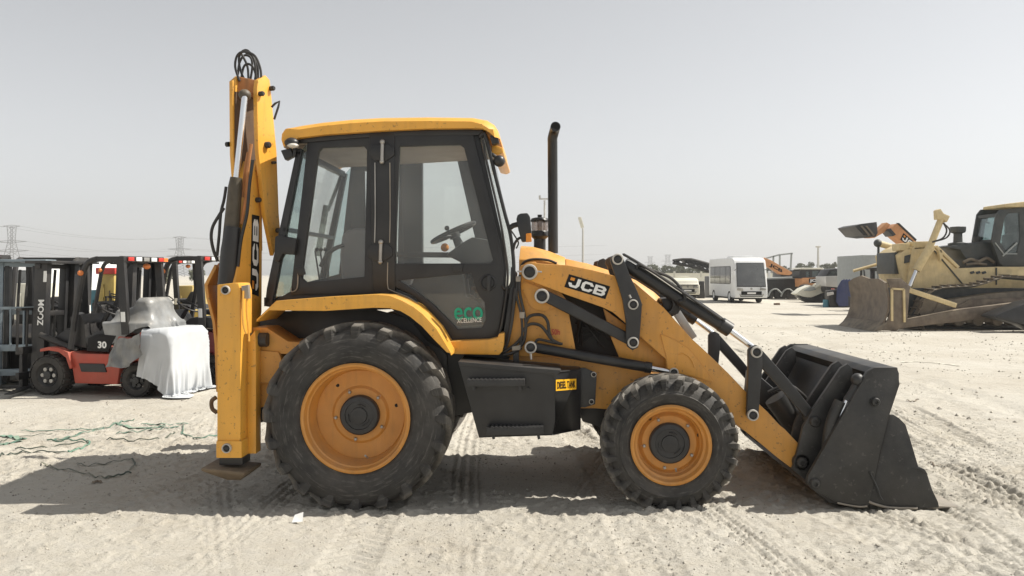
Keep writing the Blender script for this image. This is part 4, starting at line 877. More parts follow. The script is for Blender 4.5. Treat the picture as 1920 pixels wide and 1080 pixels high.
dm = part('dipper_end', 'orange', MB().prism(P(.46, (402, 496), (383, 533), (386, 557), (398, 604), (402, 646), (405, 735), (409, 735), (408, 646), (403, 603), (392, 557), (389, 535), (406, 502)), V * .3).prism(P(.7, (389, 540), (408, 530), (408, 600), (398, 600)), V * .05), .004)
part('kingpost', 'rust', MB().prism(P(.5, (412, 500), (462, 560), (470, 640), (470, 760), (412, 760)), V * .3), .01)
part('hook', 'grease_shade', MB().tube(spline(P(.2, (405, 745), (397, 752), (398, 766), (407, 774))), pr(4), 8))
# ---------------------------------------------------------------- forklifts on the left
M['fork_red'] = paint('forklift_red', (0.42, 0.062, 0.035), 0.42, var=0.1, dust=0.25, grime=0.15)
M['fork_maroon'] = paint('forklift_maroon', (0.16, 0.018, 0.022), 0.45, var=0.1, dust=0.2)
M['fork_yellow'] = paint('forklift_yellow', (0.50, 0.37, 0.10), 0.5, var=0.1, dust=0.25)
M['fork_blue'] = paint('steel_blue', (0.20, 0.25, 0.285), 0.45, var=0.12, dust=0.2)
M['fork_black'] = paint('mast_black', (0.018, 0.018, 0.020), 0.45, var=0.2, dust=0.14)
M['cream'] = paint('cream_paint', (0.68, 0.66, 0.56), 0.4, var=0.05, dust=0.2)
M['fork_olive'] = paint('olive_yellow', (0.42, 0.31, 0.10), 0.6, var=0.1, dust=0.3)
M['barrel_blue'] = paint('blue_plastic', (0.06, 0.21, 0.28), 0.5, var=0.1, dust=0.2)
M['light_red'] = paint('red_lens', (0.55, 0.04, 0.03), 0.25, dust=0.1)
M['light_orange'] = paint('orange_lens', (0.75, 0.22, 0.05), 0.25, dust=0.1)
def forklift(name, label, org, rz, body, mast='fork_black', group=None, detail=True, roof_h=2.0, forks=True, s=1.0):
    """local frame: x forward, y away from the viewer's side, origin under the near rear wheel"""
    t = thing(name, label, 'forklift', org, rz, group); Mx = ROOT[t.name] @ Matrix.Scale(s, 4)
    l = lambda x, y, z: Mx @ Vector((x, -y, z))
    fw = (Mx.to_3x3() @ Vector((1, 0, 0))).normalized(); lat = (Mx.to_3x3() @ Vector((0, -1, 0))).normalized()
    def pp(nm, mat, mb, bevel=.01, parent=t, **kw): return mb.build(nm, mat, parent, bevel, **kw)
    def side(y, *q): return [l(x, y, z) for x, z in q]
    # wheels
    for (x, y, r, w) in ((0, 0.0, .235, .2), (1.37, -.05, .285, .26), (0, .92, .235, .2), (1.37, .95, .285, .26)):
        rim = r * .55; c = l(x, y, r); k = w * s
        mb = MB().lathe(c, lat, [(rim * s, k * .1), (rim * 1.15 * s, 0), (r * .9 * s, .0), (r * .97 * s, k * .12), (r * .97 * s, k * .88), (r * .9 * s, k), (rim * s, k)], 36)
        a_, b_ = fw, UP
        for i in range(20):
            an = i * math.pi / 10
            for (q0, q1) in ((.0, .48), (.52, 1.0)):
                d = a_ * math.cos(an + (.15 if q0 else 0)) + b_ * math.sin(an + (.15 if q0 else 0))
                p0 = c + d * (r * .955 * s); tn = lat.cross(d).normalized() * (.028 * s)
                mb.prism([p0 + tn + lat * k * q0, p0 - tn + lat * k * q0, p0 - tn + lat * k * q1, p0 + tn + lat * k * q1], d * (.05 * r * s * 1.2))
        w_ = pp('wheel', 'rubber', mb, 0)
        pp('rim', 'charcoal', MB().lathe(c, lat, [(rim * s * 1.02, .01), (rim * .9 * s, .03), (rim * .8 * s, .05), (rim * .4 * s, .05), (rim * .36 * s, .0), (.0001, -.005)], 24), 0, w_)
        nb = MB()
        for i in range(6): nb.disc(c + (a_ * math.cos(i * 1.047) + b_ * math.sin(i * 1.047)) * (rim * .6 * s) + lat * .05, -lat, .028 * s, .03, 8)
        pp('wheel_nut', 'steel' if r > .25 else 'charcoal', nb, 0, w_)
    # body: near and far sills, counterweight, cowl
    pp('body', body, MB().prism(side(.02, (-.22, .30), (-.22, .70), (-.10, .82), (.28, .86), (.42, .60), (.88, .60), (1.02, .63), (1.05, .60), (1.02, .40), (.98, .17), (.30, .17), (.26, .42), (.0, .52), (-.15, .40)), lat * .94 * s), .02)
    pp('counterweight', body, MB().prism(side(.0, (-.50, .35), (-.53, .60), (-.48, .84), (-.36, .92), (-.10, .95), (.02, .86), (-.22, .60), (-.26, .30)), lat * .98 * s), .05)
    pp('fender', body, MB().prism(side(-.03, (.98, .40), (1.05, .62), (1.20, .68), (1.37, .69), (1.50, .66), (1.50, .62), (1.36, .64), (1.20, .62), (1.08, .54), (1.02, .38)), lat * .30 * s).prism(side(.76, (.98, .40), (1.05, .62), (1.20, .68), (1.37, .69), (1.50, .66), (1.50, .62), (1.36, .64), (1.20, .62), (1.08, .54), (1.02, .38)), lat * .30 * s), .008, split=True)
    pp('engine_cover', 'charcoal', MB().prism(side(.06, (-.18, .86), (.14, .90), (.42, .86), (.80, .66), (.86, .82), (.62, .92), (.42, 1.05), (.2, 1.08), (-.1, 1.04)), lat * .85 * s), .03)
    pp('side_panel', 'print_black', MB().prism(side(.015, (.44, .63), (.78, .64), (.76, .82), (.62, .88), (.32, .86), (.38, .76)), lat * .02 * s), .004)
    pp('step', 'fork_black', MB().prism(side(.0, (.46, .34), (.86, .34), (.9, .46), (.5, .46)), lat * .03 * s), .01)
    pp('drive_unit', 'fork_black', MB().prism(side(.2, (1.0, .2), (1.5, .25), (1.55, .75), (1.25, .95), (1.0, .8)), lat * .6 * s), .03)
    # seat and steering
    st = pp('seat', 'charcoal', MB().prism(side(.25, (-.02, 1.06), (.40, 1.10), (.42, 1.18), (.10, 1.17), (.0, 1.34), (-.10, 1.35), (-.10, 1.1)), lat * .45 * s), .04)
    sc = l(.72, .45, 1.22); pp('steering_wheel', 'fork_black', MB().tube([sc + (fw * math.cos(i * .3925) * .17 + lat * math.sin(i * .3925) * .17) * s + UP * (.09 * math.cos(i * .3925)) * s for i in range(17)], .014 * s, 6, False).tube([sc, l(.95, .45, .85)], .035 * s, 8), 0)
    pp('dash', 'fork_black', MB().prism(side(.12, (.86, .66), (1.10, .70), (1.14, 1.12), (.98, 1.16), (.90, 1.05)), lat * .66 * s), .03)
    # overhead guard
    rh = roof_h; gds = []
    for y in (.04, .92):
        g = MB()
        g.tube(spline([l(1.06, y, .66), l(.98, y, 1.15), l(.90, y, rh - .42), l(.84, y, rh - .16), l(.76, y, rh - .04), l(.62, y, rh)], 4), .042 * s, 8)
        g.bar(l(.64, y, rh), l(.20, y, rh), .07 * s, .07 * s); g.bar(l(.25, y, rh), l(.17, y, .88), .10 * s, .085 * s)
        gds.append(pp('overhead_guard', 'fork_black', g, 0, gds[0] if gds else t))
    gds[-1].name = 'guard_frame'; gd = gds[0]
    for i in range(7):
        x = .60 - i * .055; pp('roof_bar', 'fork_black', MB().bar(l(x, .04, rh), l(x, .92, rh), .03 * s, .05 * s), 0, gd)
    pp('rear_beam', 'fork_black', MB().bar(l(.22, .0, rh), l(.22, .96, rh), .07 * s, .08 * s), .006, gd)
    if detail:
        for y, mt in ((.08, 'light_red'), (.26, 'white'), (.44, 'steel'), (.62, 'white'), (.80, 'light_red'), (.90, 'light_orange')):
            pp('rear_light', mt, MB().prism([l(.178, y, rh - .028), l(.178, y + .13, rh - .028), l(.178, y + .13, rh + .028), l(.178, y, rh + .028)], -fw * .015), .003, gd)
        pp('signal_lamp', 'light_orange', MB().ball(l(.86, -.01, rh - .20), .042 * s), 0, gd); pp('signal_lamp', 'light_orange', MB().ball(l(.30, .7, rh - .10), .055 * s, (1, 1, .8)), 0, gd)
        pp('notice', 'white', MB().prism([l(.15, -.012, 1.06), l(.215, -.012, 1.06), l(.222, -.012, 1.20), l(.157, -.012, 1.20)], -lat * .004), 0, gd, smooth=0)
    # mast
    ms = MB()
    for y in (.16, .74): ms.prism([l(1.62, y, .05), l(1.82, y, .05), l(1.74, y, rh - .06), l(1.54, y, rh - .06)], lat * .10 * s)
    mt = pp('mast', mast, ms, .006)
    for y in (.27, .66):
        pp('inner_rail', 'charcoal', MB().prism([l(1.70, y, .1), l(1.82, y, .1), l(1.74, y, rh - .12), l(1.62, y, rh - .12)], lat * .06 * s), .004, mt)
    for z in (.25, 1.15, rh - .10): pp('crossbar', mast, MB().bar(l(1.74 - z * .03, .14, z), l(1.74 - z * .03, .86, z), .09 * s, .07 * s), .006, mt)
    pp('mast_top', mast, MB().prism([l(1.42, .1, rh - .06), l(1.86, .1, rh - .06), l(1.86, .1, rh - .02), l(1.42, .1, rh - .02)], lat * .8 * s), .004, mt)
    pp('hydraulic_hose', 'hose', MB().tube(spline([l(1.70, .4, 1.8), l(1.78, .42, 1.2), l(1.8, .42, .5)]), .02 * s, 6).tube(spline([l(1.70, .52, 1.8), l(1.76, .53, 1.2), l(1.8, .52, .5)]), .02 * s, 6), 0, mt)
    pp('tilt_cylinder', 'fork_black', MB().tube([l(1.0, .12, .62), l(1.62, .12, .85)], .045 * s, 10), 0)
    for y in (.2, .75): pp('lift_cylinder', 'steel', MB().tube([l(1.76, y, .15), l(1.68, y, rh - .2)], .03 * s, 10), 0, mt)
    cg = MB().bar(l(1.90, .0, .25), l(1.90, .96, .25), .06 * s, .1 * s).bar(l(1.90, 0, .62), l(1.90, .96, .62), .06 * s, .1 * s)
    cr = pp('carriage', mast, cg, .006)
    for i in range(6): pp('backrest_bar', mast, MB().bar(l(1.92, .02 + i * .184, .62), l(1.90, .02 + i * .184, 1.22), .025 * s), 0, cr)
    pp('backrest_rail', mast, MB().bar(l(1.90, .0, 1.22), l(1.90, .96, 1.22), .04 * s), 0, cr)
    if forks:
        for y in (.14, .72): pp('fork', 'fork_black', MB().prism([l(1.93, y, .05), l(2.95, y, .05), l(2.95, y, .065), l(2.0, y, .10), l(1.98, y, .62), l(1.94, y, .62)], lat * .11 * s), .004, cr)
    return t, l, lat, fw
pr_, pf_ = gpt(254, 745), gpt(101, 740.5)
ang = math.atan2(pf_.y - pr_.y, pf_.x - pr_.x)

fk, fl, flat_, ffw = forklift('forklift', 'red forklift with a white sheet over its rear, nearest of the row on the left', pr_, ang, 'fork_red', group='forklifts parked in a row', roof_h=1.95)
Mrot = ROOT[fk.name]
def fside(y, *q): return [fl(x, y, z) for x, z in q]
q = [fl(1.70, .155, 1.06), fl(1.62, .155, 1.45), fl(1.54, .155, 1.45), fl(1.62, .155, 1.06)]
q = [fl(1.585, .155, 1.02), fl(1.565, .155, 1.42), fl(1.655, .155, 1.42), fl(1.675, .155, 1.02)]
text_on('ZOOM', [q[3], q[2], q[1], q[0]] if False else [fl(1.60, .155, .98), fl(1.58, .155, 1.36), fl(1.68, .155, 1.36), fl(1.70, .155, .98)], -flat_, 'white', fk, bold=.03)
text_on('30', [fl(.60, .012, .68), fl(.46, .012, .68), fl(.46, .012, .78), fl(.60, .012, .78)], -flat_, 'white', fk, bold=.04)
MB().prism([fl(1.60, .155, 1.62), fl(1.55, .155, 1.62), fl(1.54, .155, 1.78), fl(1.59, .155, 1.78)], -flat_ * .003).build('notice', 'white', fk, smooth=0)
def cloth(name, mat, label, cat, c0, size, n, rot, zt, boxes, steps, seed, pins=()):
    """a sheet let fall over rounded boxes (position-based, in the forklift's own frame), so its folds hang as folds do"""
    r_ = np.random.default_rng(seed); nu, nv = n; du, dv = size[0] / (nu - 1), size[1] / (nv - 1)
    u, v = np.meshgrid((np.arange(nu) - (nu - 1) / 2) * du, (np.arange(nv) - (nv - 1) / 2) * dv, indexing='ij')
    x = np.stack([c0[0] + u * math.cos(rot) - v * math.sin(rot), c0[1] + u * math.sin(rot) + v * math.cos(rot), np.full_like(u, zt) + r_.normal(0, .012, u.shape)], -1)
    x[..., :2] = np.array(c0[:2]) + (x[..., :2] - np.array(c0[:2])) * .86
    x[..., 2] += .07 * np.sin(u * 23 + 3 * v) * np.sin(v * 19 - 2 * u) + .05 * np.sin(u * 9 + seed) * np.cos(v * 7 - seed)
    p = x.copy(); B = [(np.array(a, float), np.array(b, float)) for a, b in boxes]; rad = .035
    def con(A, Bv, rest, k):
        d = Bv - A; l_ = np.linalg.norm(d, axis=-1, keepdims=True) + 1e-9; c = d * ((l_ - rest) / l_ * .5 * k); A += c; Bv -= c
    dg = math.hypot(du, dv)
    for st in range(steps):
        vel = (x - p) * .97; p = x.copy(); x = x + vel; x[..., 2] -= 9.8 * .012 ** 2
        for it in range(5):
            for o in (0, 1):
                con(x[o:-1:2][:(nu - o) // 2], x[o + 1::2][:(nu - o) // 2], du, 1); con(x[:, o:-1:2][:, :(nv - o) // 2], x[:, o + 1::2][:, :(nv - o) // 2], dv, 1)
            for o in (0, 1):
                k_ = (nu - o) // 2; con(x[o:o + 2 * k_:2, :-1], x[o + 1:o + 1 + 2 * k_:2, 1:], dg, .35); con(x[o:o + 2 * k_:2, 1:], x[o + 1:o + 1 + 2 * k_:2, :-1], dg, .35)
            for o in range(4):
                a = x[o:-2:4]; b = x[o + 2::4]; k_ = min(len(a), len(b)); con(a[:k_], b[:k_], 2 * du, .05)
                a = x[:, o:-2:4]; b = x[:, o + 2::4]; k_ = min(a.shape[1], b.shape[1]); con(a[:, :k_], b[:, :k_], 2 * dv, .05)
        for lo, hi in B:
            c = np.clip(x, lo, hi); d = x - c; l_ = np.linalg.norm(d, axis=-1); ins = np.all((x > lo) & (x < hi), -1)
            m_ = (l_ < rad) & ~ins
            x[m_] = c[m_] + d[m_] / (l_[m_][:, None] + 1e-9) * rad; fr_ = np.where(d[..., 2] > .6 * l_, 1.0, .6)[m_][:, None]; p[m_] += (x[m_] - p[m_]) * fr_
            if ins.any():
                q = x[ins]; e = np.concatenate([q - lo, hi - q], -1); e[:, 2] = 9; a = e.argmin(1)
                for t_ in range(6):
                    mk = a == t_
                    if mk.any():
                        if t_ < 3: q[mk, t_] = lo[t_] - rad
                        else: q[mk, t_ - 3] = hi[t_ - 3] + rad
                x[ins] = q; p[ins] = q
        g_ = x[..., 2] < .03; x[..., 2][g_] = .03; p[g_] += (x[g_] - p[g_]) * .6
    vs_ = [fl(*q) for q in x.reshape(-1, 3)]
    return single(MB().add(vs_, [[i * nv + j, (i + 1) * nv + j, (i + 1) * nv + j + 1, i * nv + j + 1] for i in range(nu - 1) for j in range(nv - 1)]), name, mat, label, cat, smooth=80)
M['sheet_white'] = paint('white_sheet', (0.52, 0.54, 0.56), 0.55, var=0.06, dust=0.12, bump=0.15, bs=9)
M['sheet_grey'] = paint('grey_film', (0.22, 0.225, 0.225), 0.35, var=0.35, dust=0.3, bump=0.2, bs=10)
CW = [((-.53, .02, .30), (.0, .96, .93)), ((-.25, .0, .16), (.32, .98, .87))]
cloth('tarp', 'sheet_white', 'crumpled white plastic sheet draped over the rear of the red forklift', 'sheet', (-.40, .50), (1.28, 1.72), (68, 92), R(-7), 1.0, CW, 170, 4)
cloth('plastic_cover', 'sheet_grey', 'grey dusty plastic film wrapped round the seat of the red forklift', 'cover', (.14, .47), (1.12, 1.15), (58, 58), R(-14), 1.46, [((-.08, .20, .9), (.12, .74, 1.36)), ((.12, .20, .9), (.42, .74, 1.19)), ((-.18, .06, .7), (.60, .90, 1.02))], 150, 9)
flap = MB(); nn_ = 16; g_ = []
for i in range(nn_):
    for j in range(nn_):
        s_, t_ = i / (nn_ - 1), j / (nn_ - 1)
        q = bilin([Vector((.42, -.06, .42)), Vector((-.22, -.16, .60)), Vector((-.20, -.16, .90)), Vector((.28, -.03, .80))], s_, t_)
        wv = .03 * math.sin(t_ * 9 + s_ * 14) * (1 - t_) + .02 * math.sin(s_ * 23)
        g_.append(fl(q.x, q.y - .02 + wv, q.z + .02 * math.sin(s_ * 8) - .07 * math.sin(s_ * math.pi) * (1 - t_)))
flap.add(g_, [[i * nn_ + j, (i + 1) * nn_ + j, (i + 1) * nn_ + j + 1, i * nn_ + j + 1] for i in range(nn_ - 1) for j in range(nn_ - 1)])
flap.add([p + flat_ * .006 for p in g_], [[i * nn_ + j, (i + 1) * nn_ + j, (i + 1) * nn_ + j + 1, i * nn_ + j + 1] for i in range(nn_ - 1) for j in range(nn_ - 1)])
single(flap, 'plastic_cover', 'sheet_grey', 'loose grey plastic flap hanging on the flank of the red forklift above its rear wheel', 'cover', smooth=60)
# the others of the row
GF = 'forklifts parked in a row'
def turned(px, py): return gpt(px, py)
forklift('forklift', 'forklift with a blue-grey mast and carriage at the left edge', (-7.35, 14.4, 0), R(-80), 'fork_blue', 'fork_blue', GF, roof_h=1.98)
f3 = forklift('forklift', 'dark forklift with black mast cut off by the left edge', (-8.6, 14.2, 0), R(-76), 'fork_black', 'fork_black', GF, detail=False, roof_h=2.02)[0]
forklift('forklift', 'maroon forklift standing right behind the white sheet', gpt(396, 724), ang - R(4), 'fork_maroon', 'fork_black', GF, roof_h=1.98)
fy, *_q = forklift('forklift', 'yellow forklift seen through the cab of the red one', gpt(262, 668), R(176), 'fork_yellow', 'fork_black', GF, roof_h=2.02)
copy_tree(fy, gpt(345, 660), R(172))['label'] = 'yellow forklift behind the maroon one, next to the white sheet'
def crate(nm, mt, lab, cat, x0, x1, zt_, Y, dep, lid=None, lmt='light_red'):
    a, b = (x0 - 960) / F * Y, (x1 - 960) / F * Y
    t = thing(nm, lab, cat, ((a + b) / 2, Y + dep / 2, 0))
    MB().box((a, Y, .12), (b, Y + dep, zt_)).build('housing', mt, t, .03); MB().box((a + .05, Y - .02, .0), (b - .05, Y + dep, .14)).build('skid', 'fork_black', t, .01)
    MB().box((a + .1, Y - .03, .5), ((a + b) / 2 - .05, Y + .01, zt_ - .25)).build('door', mt, t, .01); MB().box(((a + b) / 2 + .08, Y - .03, .6), (b - .1, Y + .01, zt_ - .4)).build('grille', 'fork_black', t, .005)
    if lid: MB().box((a - .04, Y - .05, zt_ - .01), (b + .04, Y + dep, zt_ + lid)).build('lid', lmt, t, .02)
crate('generator', 'fork_yellow', 'yellow generator housing with a red lid seen through the cab of the red forklift', 'generator', 184, 214, 1.75, 19.5, 1.2, .14)
crate('generator', 'fork_olive', 'olive yellow housing between the red forklift guard and the maroon forklift', 'generator', 329, 361, 1.45, 20.5, 1.4)
crate('water_tank', 'barrel_blue', 'pale blue tank beside the yellow generator housing', 'tank', 168, 183, 1.35, 20.2, 1.0)
crate('container', 'cream', 'low cream container behind the gap in the blue-grey mast', 'container', 26, 62, 1.5, 21, 1.6)

# ---------------------------------------------------------------- buses, machines and clutter on the right
M['bus_white'] = paint('bus_white', (0.74, 0.75, 0.75), 0.35, var=0.04, dust=0.15)
M['dozer'] = paint('dozer_tan', (0.60, 0.475, 0.255), 0.6, var=0.14, dust=0.45, dcol=(0.48, 0.42, 0.32), grime=0.12, bump=0.1)
M['dozer_steel'] = paint('dozer_blade', (0.135, 0.105, 0.080), 0.6, 0.2, var=0.3, dust=0.5, grime=0.3, bump=0.15)
M['dozer_dark'] = paint('dozer_dark', (0.035, 0.042, 0.045), 0.5, var=0.2, dust=0.2)
M['track_steel'] = paint('track_steel', (0.15, 0.125, 0.098), 0.7, 0.2, var=0.3, dust=0.6, bump=0.1)
M['navy'] = paint('navy_paint', (0.022, 0.035, 0.11), 0.4, var=0.15, dust=0.15)
M['pale_red'] = paint('faded_red', (0.55, 0.17, 0.14), 0.6, var=0.1, dust=0.2)
M['bus_glass'] = glass('bus_glass', (0.30, 0.32, 0.32), 0.2, 0.30, (0.34, 0.35, 0.34), .5)
M['silver'] = paint('silver_paint', (0.48, 0.47, 0.45), 0.35, 0.3, var=0.05, dust=0.25)
M['excavator_orange'] = paint('excavator_orange', (0.58, 0.27, 0.11), 0.5, var=0.1, dust=0.3)
M['grey_box'] = paint('grey_panel', (0.33, 0.35, 0.345), 0.6, var=0.08, dust=0.2)
M['wood'] = paint('old_wood', (0.16, 0.10, 0.07), 0.8, var=0.3, dust=0.3)
def bus(name, label, x0, x1, y0, ln, h, mat, group):
    w = x1 - x0; t = thing(name, label, 'bus', ((x0 + x1) / 2, y0 + ln / 2, 0), 0, group)
    def pp(nm, mt, mb, bevel=.02, parent=t, **kw): return mb.build(nm, mt, parent, bevel, **kw)
    # side profile: nose leans back
    pr2 = [(0, .32), (-.03, .50), (0, .95), (.02, 1.02), (.28, h - .45), (.42, h - .18), (.75, h - .04), (1.3, h), (ln - .3, h), (ln - .05, h - .12), (ln, h - .5), (ln, .34)]
    body = pp('body', mat, MB().prism([Vector((x0, y0 + a, b)) for a, b in pr2], Vector((w, 0, 0))), .07, seg=3)
    wy = lambda z: y0 + .02 + (z - 1.02) / (h - 1.47) * .26
    zt, zb = h - .36, 1.04
    pp('windscreen', 'bus_glass', MB().prism([Vector((x0 + .12, wy(zb) - .02, zb)), Vector((x1 - .12, wy(zb) - .02, zb)), Vector((x1 - .18, wy(zt) - .02, zt)), Vector((x0 + .18, wy(zt) - .02, zt))], Vector((0, .03, 0))), .0)
    pp('windscreen_seal', 'print_black', MB().prism([Vector((x0 + .09, wy(zb - .05) - .012, zb - .05)), Vector((x1 - .09, wy(zb - .05) - .012, zb - .05)), Vector((x1 - .15, wy(zt + .03) - .012, zt + .03)), Vector((x0 + .15, wy(zt + .03) - .012, zt + .03))], Vector((0, .03, 0))), 0)
    for i in range(4):
        a = y0 + .95 + i * (ln - 1.3) / 4; pp('side_window', 'bus_glass', MB().box((x0 - .012, a, 1.18), (x0 + .02, a + (ln - 1.5) / 4 - .02, h - .55)), .0)
    pp('window_band', 'print_black', MB().box((x0 - .006, y0 + .88, 1.14), (x0 + .02, y0 + ln - .4, h - .52)), 0)
    pp('door', mat, MB().box((x0 - .012, y0 + .45, .42), (x0 + .01, y0 + 1.15, h - .5)), .01)
    for (y, x) in ((y0 + 1.35, x0), (y0 + ln - 1.35, x0), (y0 + 1.35, x1 - .24), (y0 + ln - 1.35, x1 - .24)):
        wl_ = pp('wheel', 'rubber', MB().lathe(Vector((x - .015, y, .37)), (1, 0, 0), [(.20, .02), (.34, 0), (.37, .04), (.37, .22), (.34, .25), (.2, .24)], 24), 0)
        pp('rim', 'bus_white', MB().lathe(Vector((x - .01, y, .37)), (1, 0, 0), [(.20, .0), (.15, .03), (.06, .02), (.0001, .02)], 20), 0, wl_)
    for sx in (0, 1):
        xa = x0 + .10 if sx == 0 else x1 - .48
        pp('headlight', 'steel', MB().prism([Vector((xa, y0 - .045, .78)), Vector((xa + .38, y0 - .045, .74 if sx == 0 else .80)), Vector((xa + .36, y0 - .045, .90)), Vector((xa + .04, y0 - .045, .96))], Vector((0, .05, 0))), .01)
        xm = x0 - .16 if sx == 0 else x1 + .02
        pp('mirror', mat, MB().box((xm, y0 - .05, 1.55), (xm + .15, y0 + .05, 1.95)), .03)
        pp('bracket', 'fork_black', MB().tube([Vector((xm + .07, y0, 1.95)), Vector((xm + .07 + (.2 if sx == 0 else -.2), y0 + .25, 2.05))], .02, 6))
        pp('fog_lamp', 'steel', MB().disc(Vector((xa + .2, y0 - .03, .52)), (0, -1, 0), .06, .03, 12))
    pp('grille', 'print_black', MB().box((x0 + .36, y0 - .05, .50), (x1 - .36, y0 + .02, .72)).box((x0 + .3, y0 - .045, .40), (x1 - .3, y0 + .02, .46)), .01)
    pp('number_plate', 'white', MB().box(((x0 + x1) / 2 - .26, y0 - .055, .56), ((x0 + x1) / 2 + .26, y0 - .03, .66)), 0)
    pp('badge', 'steel', MB().disc(Vector(((x0 + x1) / 2, y0 - .02, .88)), (0, -1, 0), .07, .02, 12))
    pp('skirt', 'print_black', MB().box((x0 + .05, y0 + .1, .24), (x1 - .05, y0 + ln - .1, .34)), 0)
    pp('roof_unit', mat, MB().box((x0 + .35, y0 + 1.8, h - .02), (x1 - .35, y0 + 3.2, h + .12)), .04)
    return t
bus('minibus', 'white minibus facing the camera in the far part of the yard', 13.45, 15.4, 49.5, 6.6, 2.78, 'bus_white', None)
c_ = bus('minivan', 'low cream minivan half hidden behind the loader arm', 11.45, 13.15, 57.5, 3.4, 1.50, 'cream', None); c_['category'] = 'van'
bus('minibus', 'white minibus behind the blue-grey forklift mast', -17.6, -15.7, 27, 6.0, 2.2, 'bus_white', None)
# bulldozer
dz = thing('bulldozer', 'large tan bulldozer with a dusty blade facing left at the right edge', 'bulldozer', (14.5, 27, 0))
def dpart(nm, mt, mb, bevel=.02, parent=dz, **kw): return mb.build(nm, mt, parent, bevel, **kw)
def D(Y, *l): return facing(Y).pts(l)
def dprism(nm, mt, Y, pts, th, bevel=.03, parent=dz, holes=()): return dpart(nm, mt, MB().prism(D(Y, *pts), Vector((0, th, 0)), [D(Y, *h) for h in holes]), bevel, parent)
xb = 11.42; prof_b = [(.02, .0), (.16, .12), (.32, .35), (.42, .65), (.44, 1.0), (.38, 1.32), (.26, 1.60)]
def bl_sec(Y, sx=0.0, top=1.0): return [Vector((xb - .30 + a + sx, Y, z * top)) for a, z in prof_b]
mb = MB(); secs = [bl_sec(25.0, -.12), bl_sec(25.5), bl_sec(26.2), bl_sec(26.8, 0, 1.06), bl_sec(27.4), bl_sec(27.75, -.12)]
secs[0][-1] += Vector((.1, 0, -.12)); secs[-1][-1] += Vector((.1, 0, -.12))
k = len(prof_b); vs_ = [p for s_ in secs for p in s_] + [p + Vector((.07, 0, 0)) for s_ in secs for p in s_]; n_ = len(secs) * k; fs = []
for a in range(len(secs) - 1):
    for b in range(k - 1): fs += [[a * k + b, a * k + b + 1, (a + 1) * k + b + 1, (a + 1) * k + b], [n_ + a * k + b, n_ + (a + 1) * k + b, n_ + (a + 1) * k + b + 1, n_ + a * k + b + 1]]
for a in range(len(secs) - 1):
    for b in (0, k - 1): fs.append([a * k + b, (a + 1) * k + b, n_ + (a + 1) * k + b, n_ + a * k + b])
for a in (0, len(secs) - 1):
    for b in range(k - 1): fs.append([a * k + b, a * k + b + 1, n_ + a * k + b + 1, n_ + a * k + b])
blade = dpart('blade', 'dozer_steel', MB().add(vs_, fs), 0, smooth=30)
dpart('end_plate', 'dozer_steel', MB().prism([Vector((xb + a, 24.97, z)) for a, z in ((-.36, .03), (.28, .02), (.60, .30), (.68, 1.38), (.40, 1.62), (-.02, 1.60), (.08, 1.32), (.13, 1.0), (.10, .65), (.0, .35), (-.16, .12))], Vector((0, .06, 0))), .01, blade)
for (a, b, c, d) in ((.12, .32, .12, 1.30), (.12, 1.30, .48, 1.28), (.48, 1.28, .50, .28)): dpart('stiffener', 'dozer', MB().bar(Vector((xb + a, 24.95, b)), Vector((xb + c, 24.95, d)), .06), 0, blade)
dpart('cutting_edge', 'track_steel', MB().prism([Vector((xb - .42, 24.95, .0)), Vector((xb - .20, 24.95, .02)), Vector((xb - .02, 24.95, .26)), Vector((xb - .10, 24.95, .28))], Vector((0, 2.8, 0))), .01, blade)
dprism('hull', 'dozer', 26.3, [(1703, 575), (1698, 545), (1712, 462), (1752, 460), (1764, 470), (1797, 503), (1868, 500), (1990, 500), (1990, 545), (1806, 550), (1745, 575)], 1.9, .05)
dprism('front_guard', 'dozer', 26.4, [(1684, 478), (1700, 466), (1716, 458), (1716, 560), (1700, 560), (1688, 500)], 1.7, .03)
dpart('grille', 'dozer_dark', MB().prism(D(26.36, (1697, 480), (1711, 476), (1711, 490), (1696, 494)), Vector((0, .05, 0))), 0)
fg0 = [Vector((D(26.4, (1684, 478))[0].x - .03, y, z)) for y, z in ((26.6, 1.75), (27.9, 1.75), (27.9, 2.45), (26.6, 2.45))]
dpart('grille', 'dozer_dark', MB().prism(fg0, Vector((.2, 0, 0))), .02)
dprism('lamp', 'dozer', 26.4, [(1685, 457), (1706, 455), (1707, 468), (1686, 470)], .5, .02); dprism('lamp', 'dozer', 26.3, [(1713, 453), (1745, 452), (1746, 466), (1714, 468)], .5, .02)
dpart('hull_seam', 'dozer_dark', MB().bar(D(26.28, (1752, 470))[0], D(26.28, (1806, 534))[0], .035).bar(D(26.28, (1868, 502))[0], D(26.28, (1868, 534))[0], .035), 0)
for x in (1823, 1834, 1845): dpart('vent', 'dozer_dark', MB().prism(D(26.27, (x - 4, 510), (x + 3, 508), (x + 5, 512), (x - 2, 514)), Vector((0, .04, 0))), 0)
dprism('brace', 'dozer', 26.0, [(1752, 462), (1758, 460), (1800, 500), (1796, 503)], .15, .01); dprism('brace', 'dozer', 26.0, [(1760, 470), (1766, 467), (1768, 480), (1764, 490)], .15, .01)
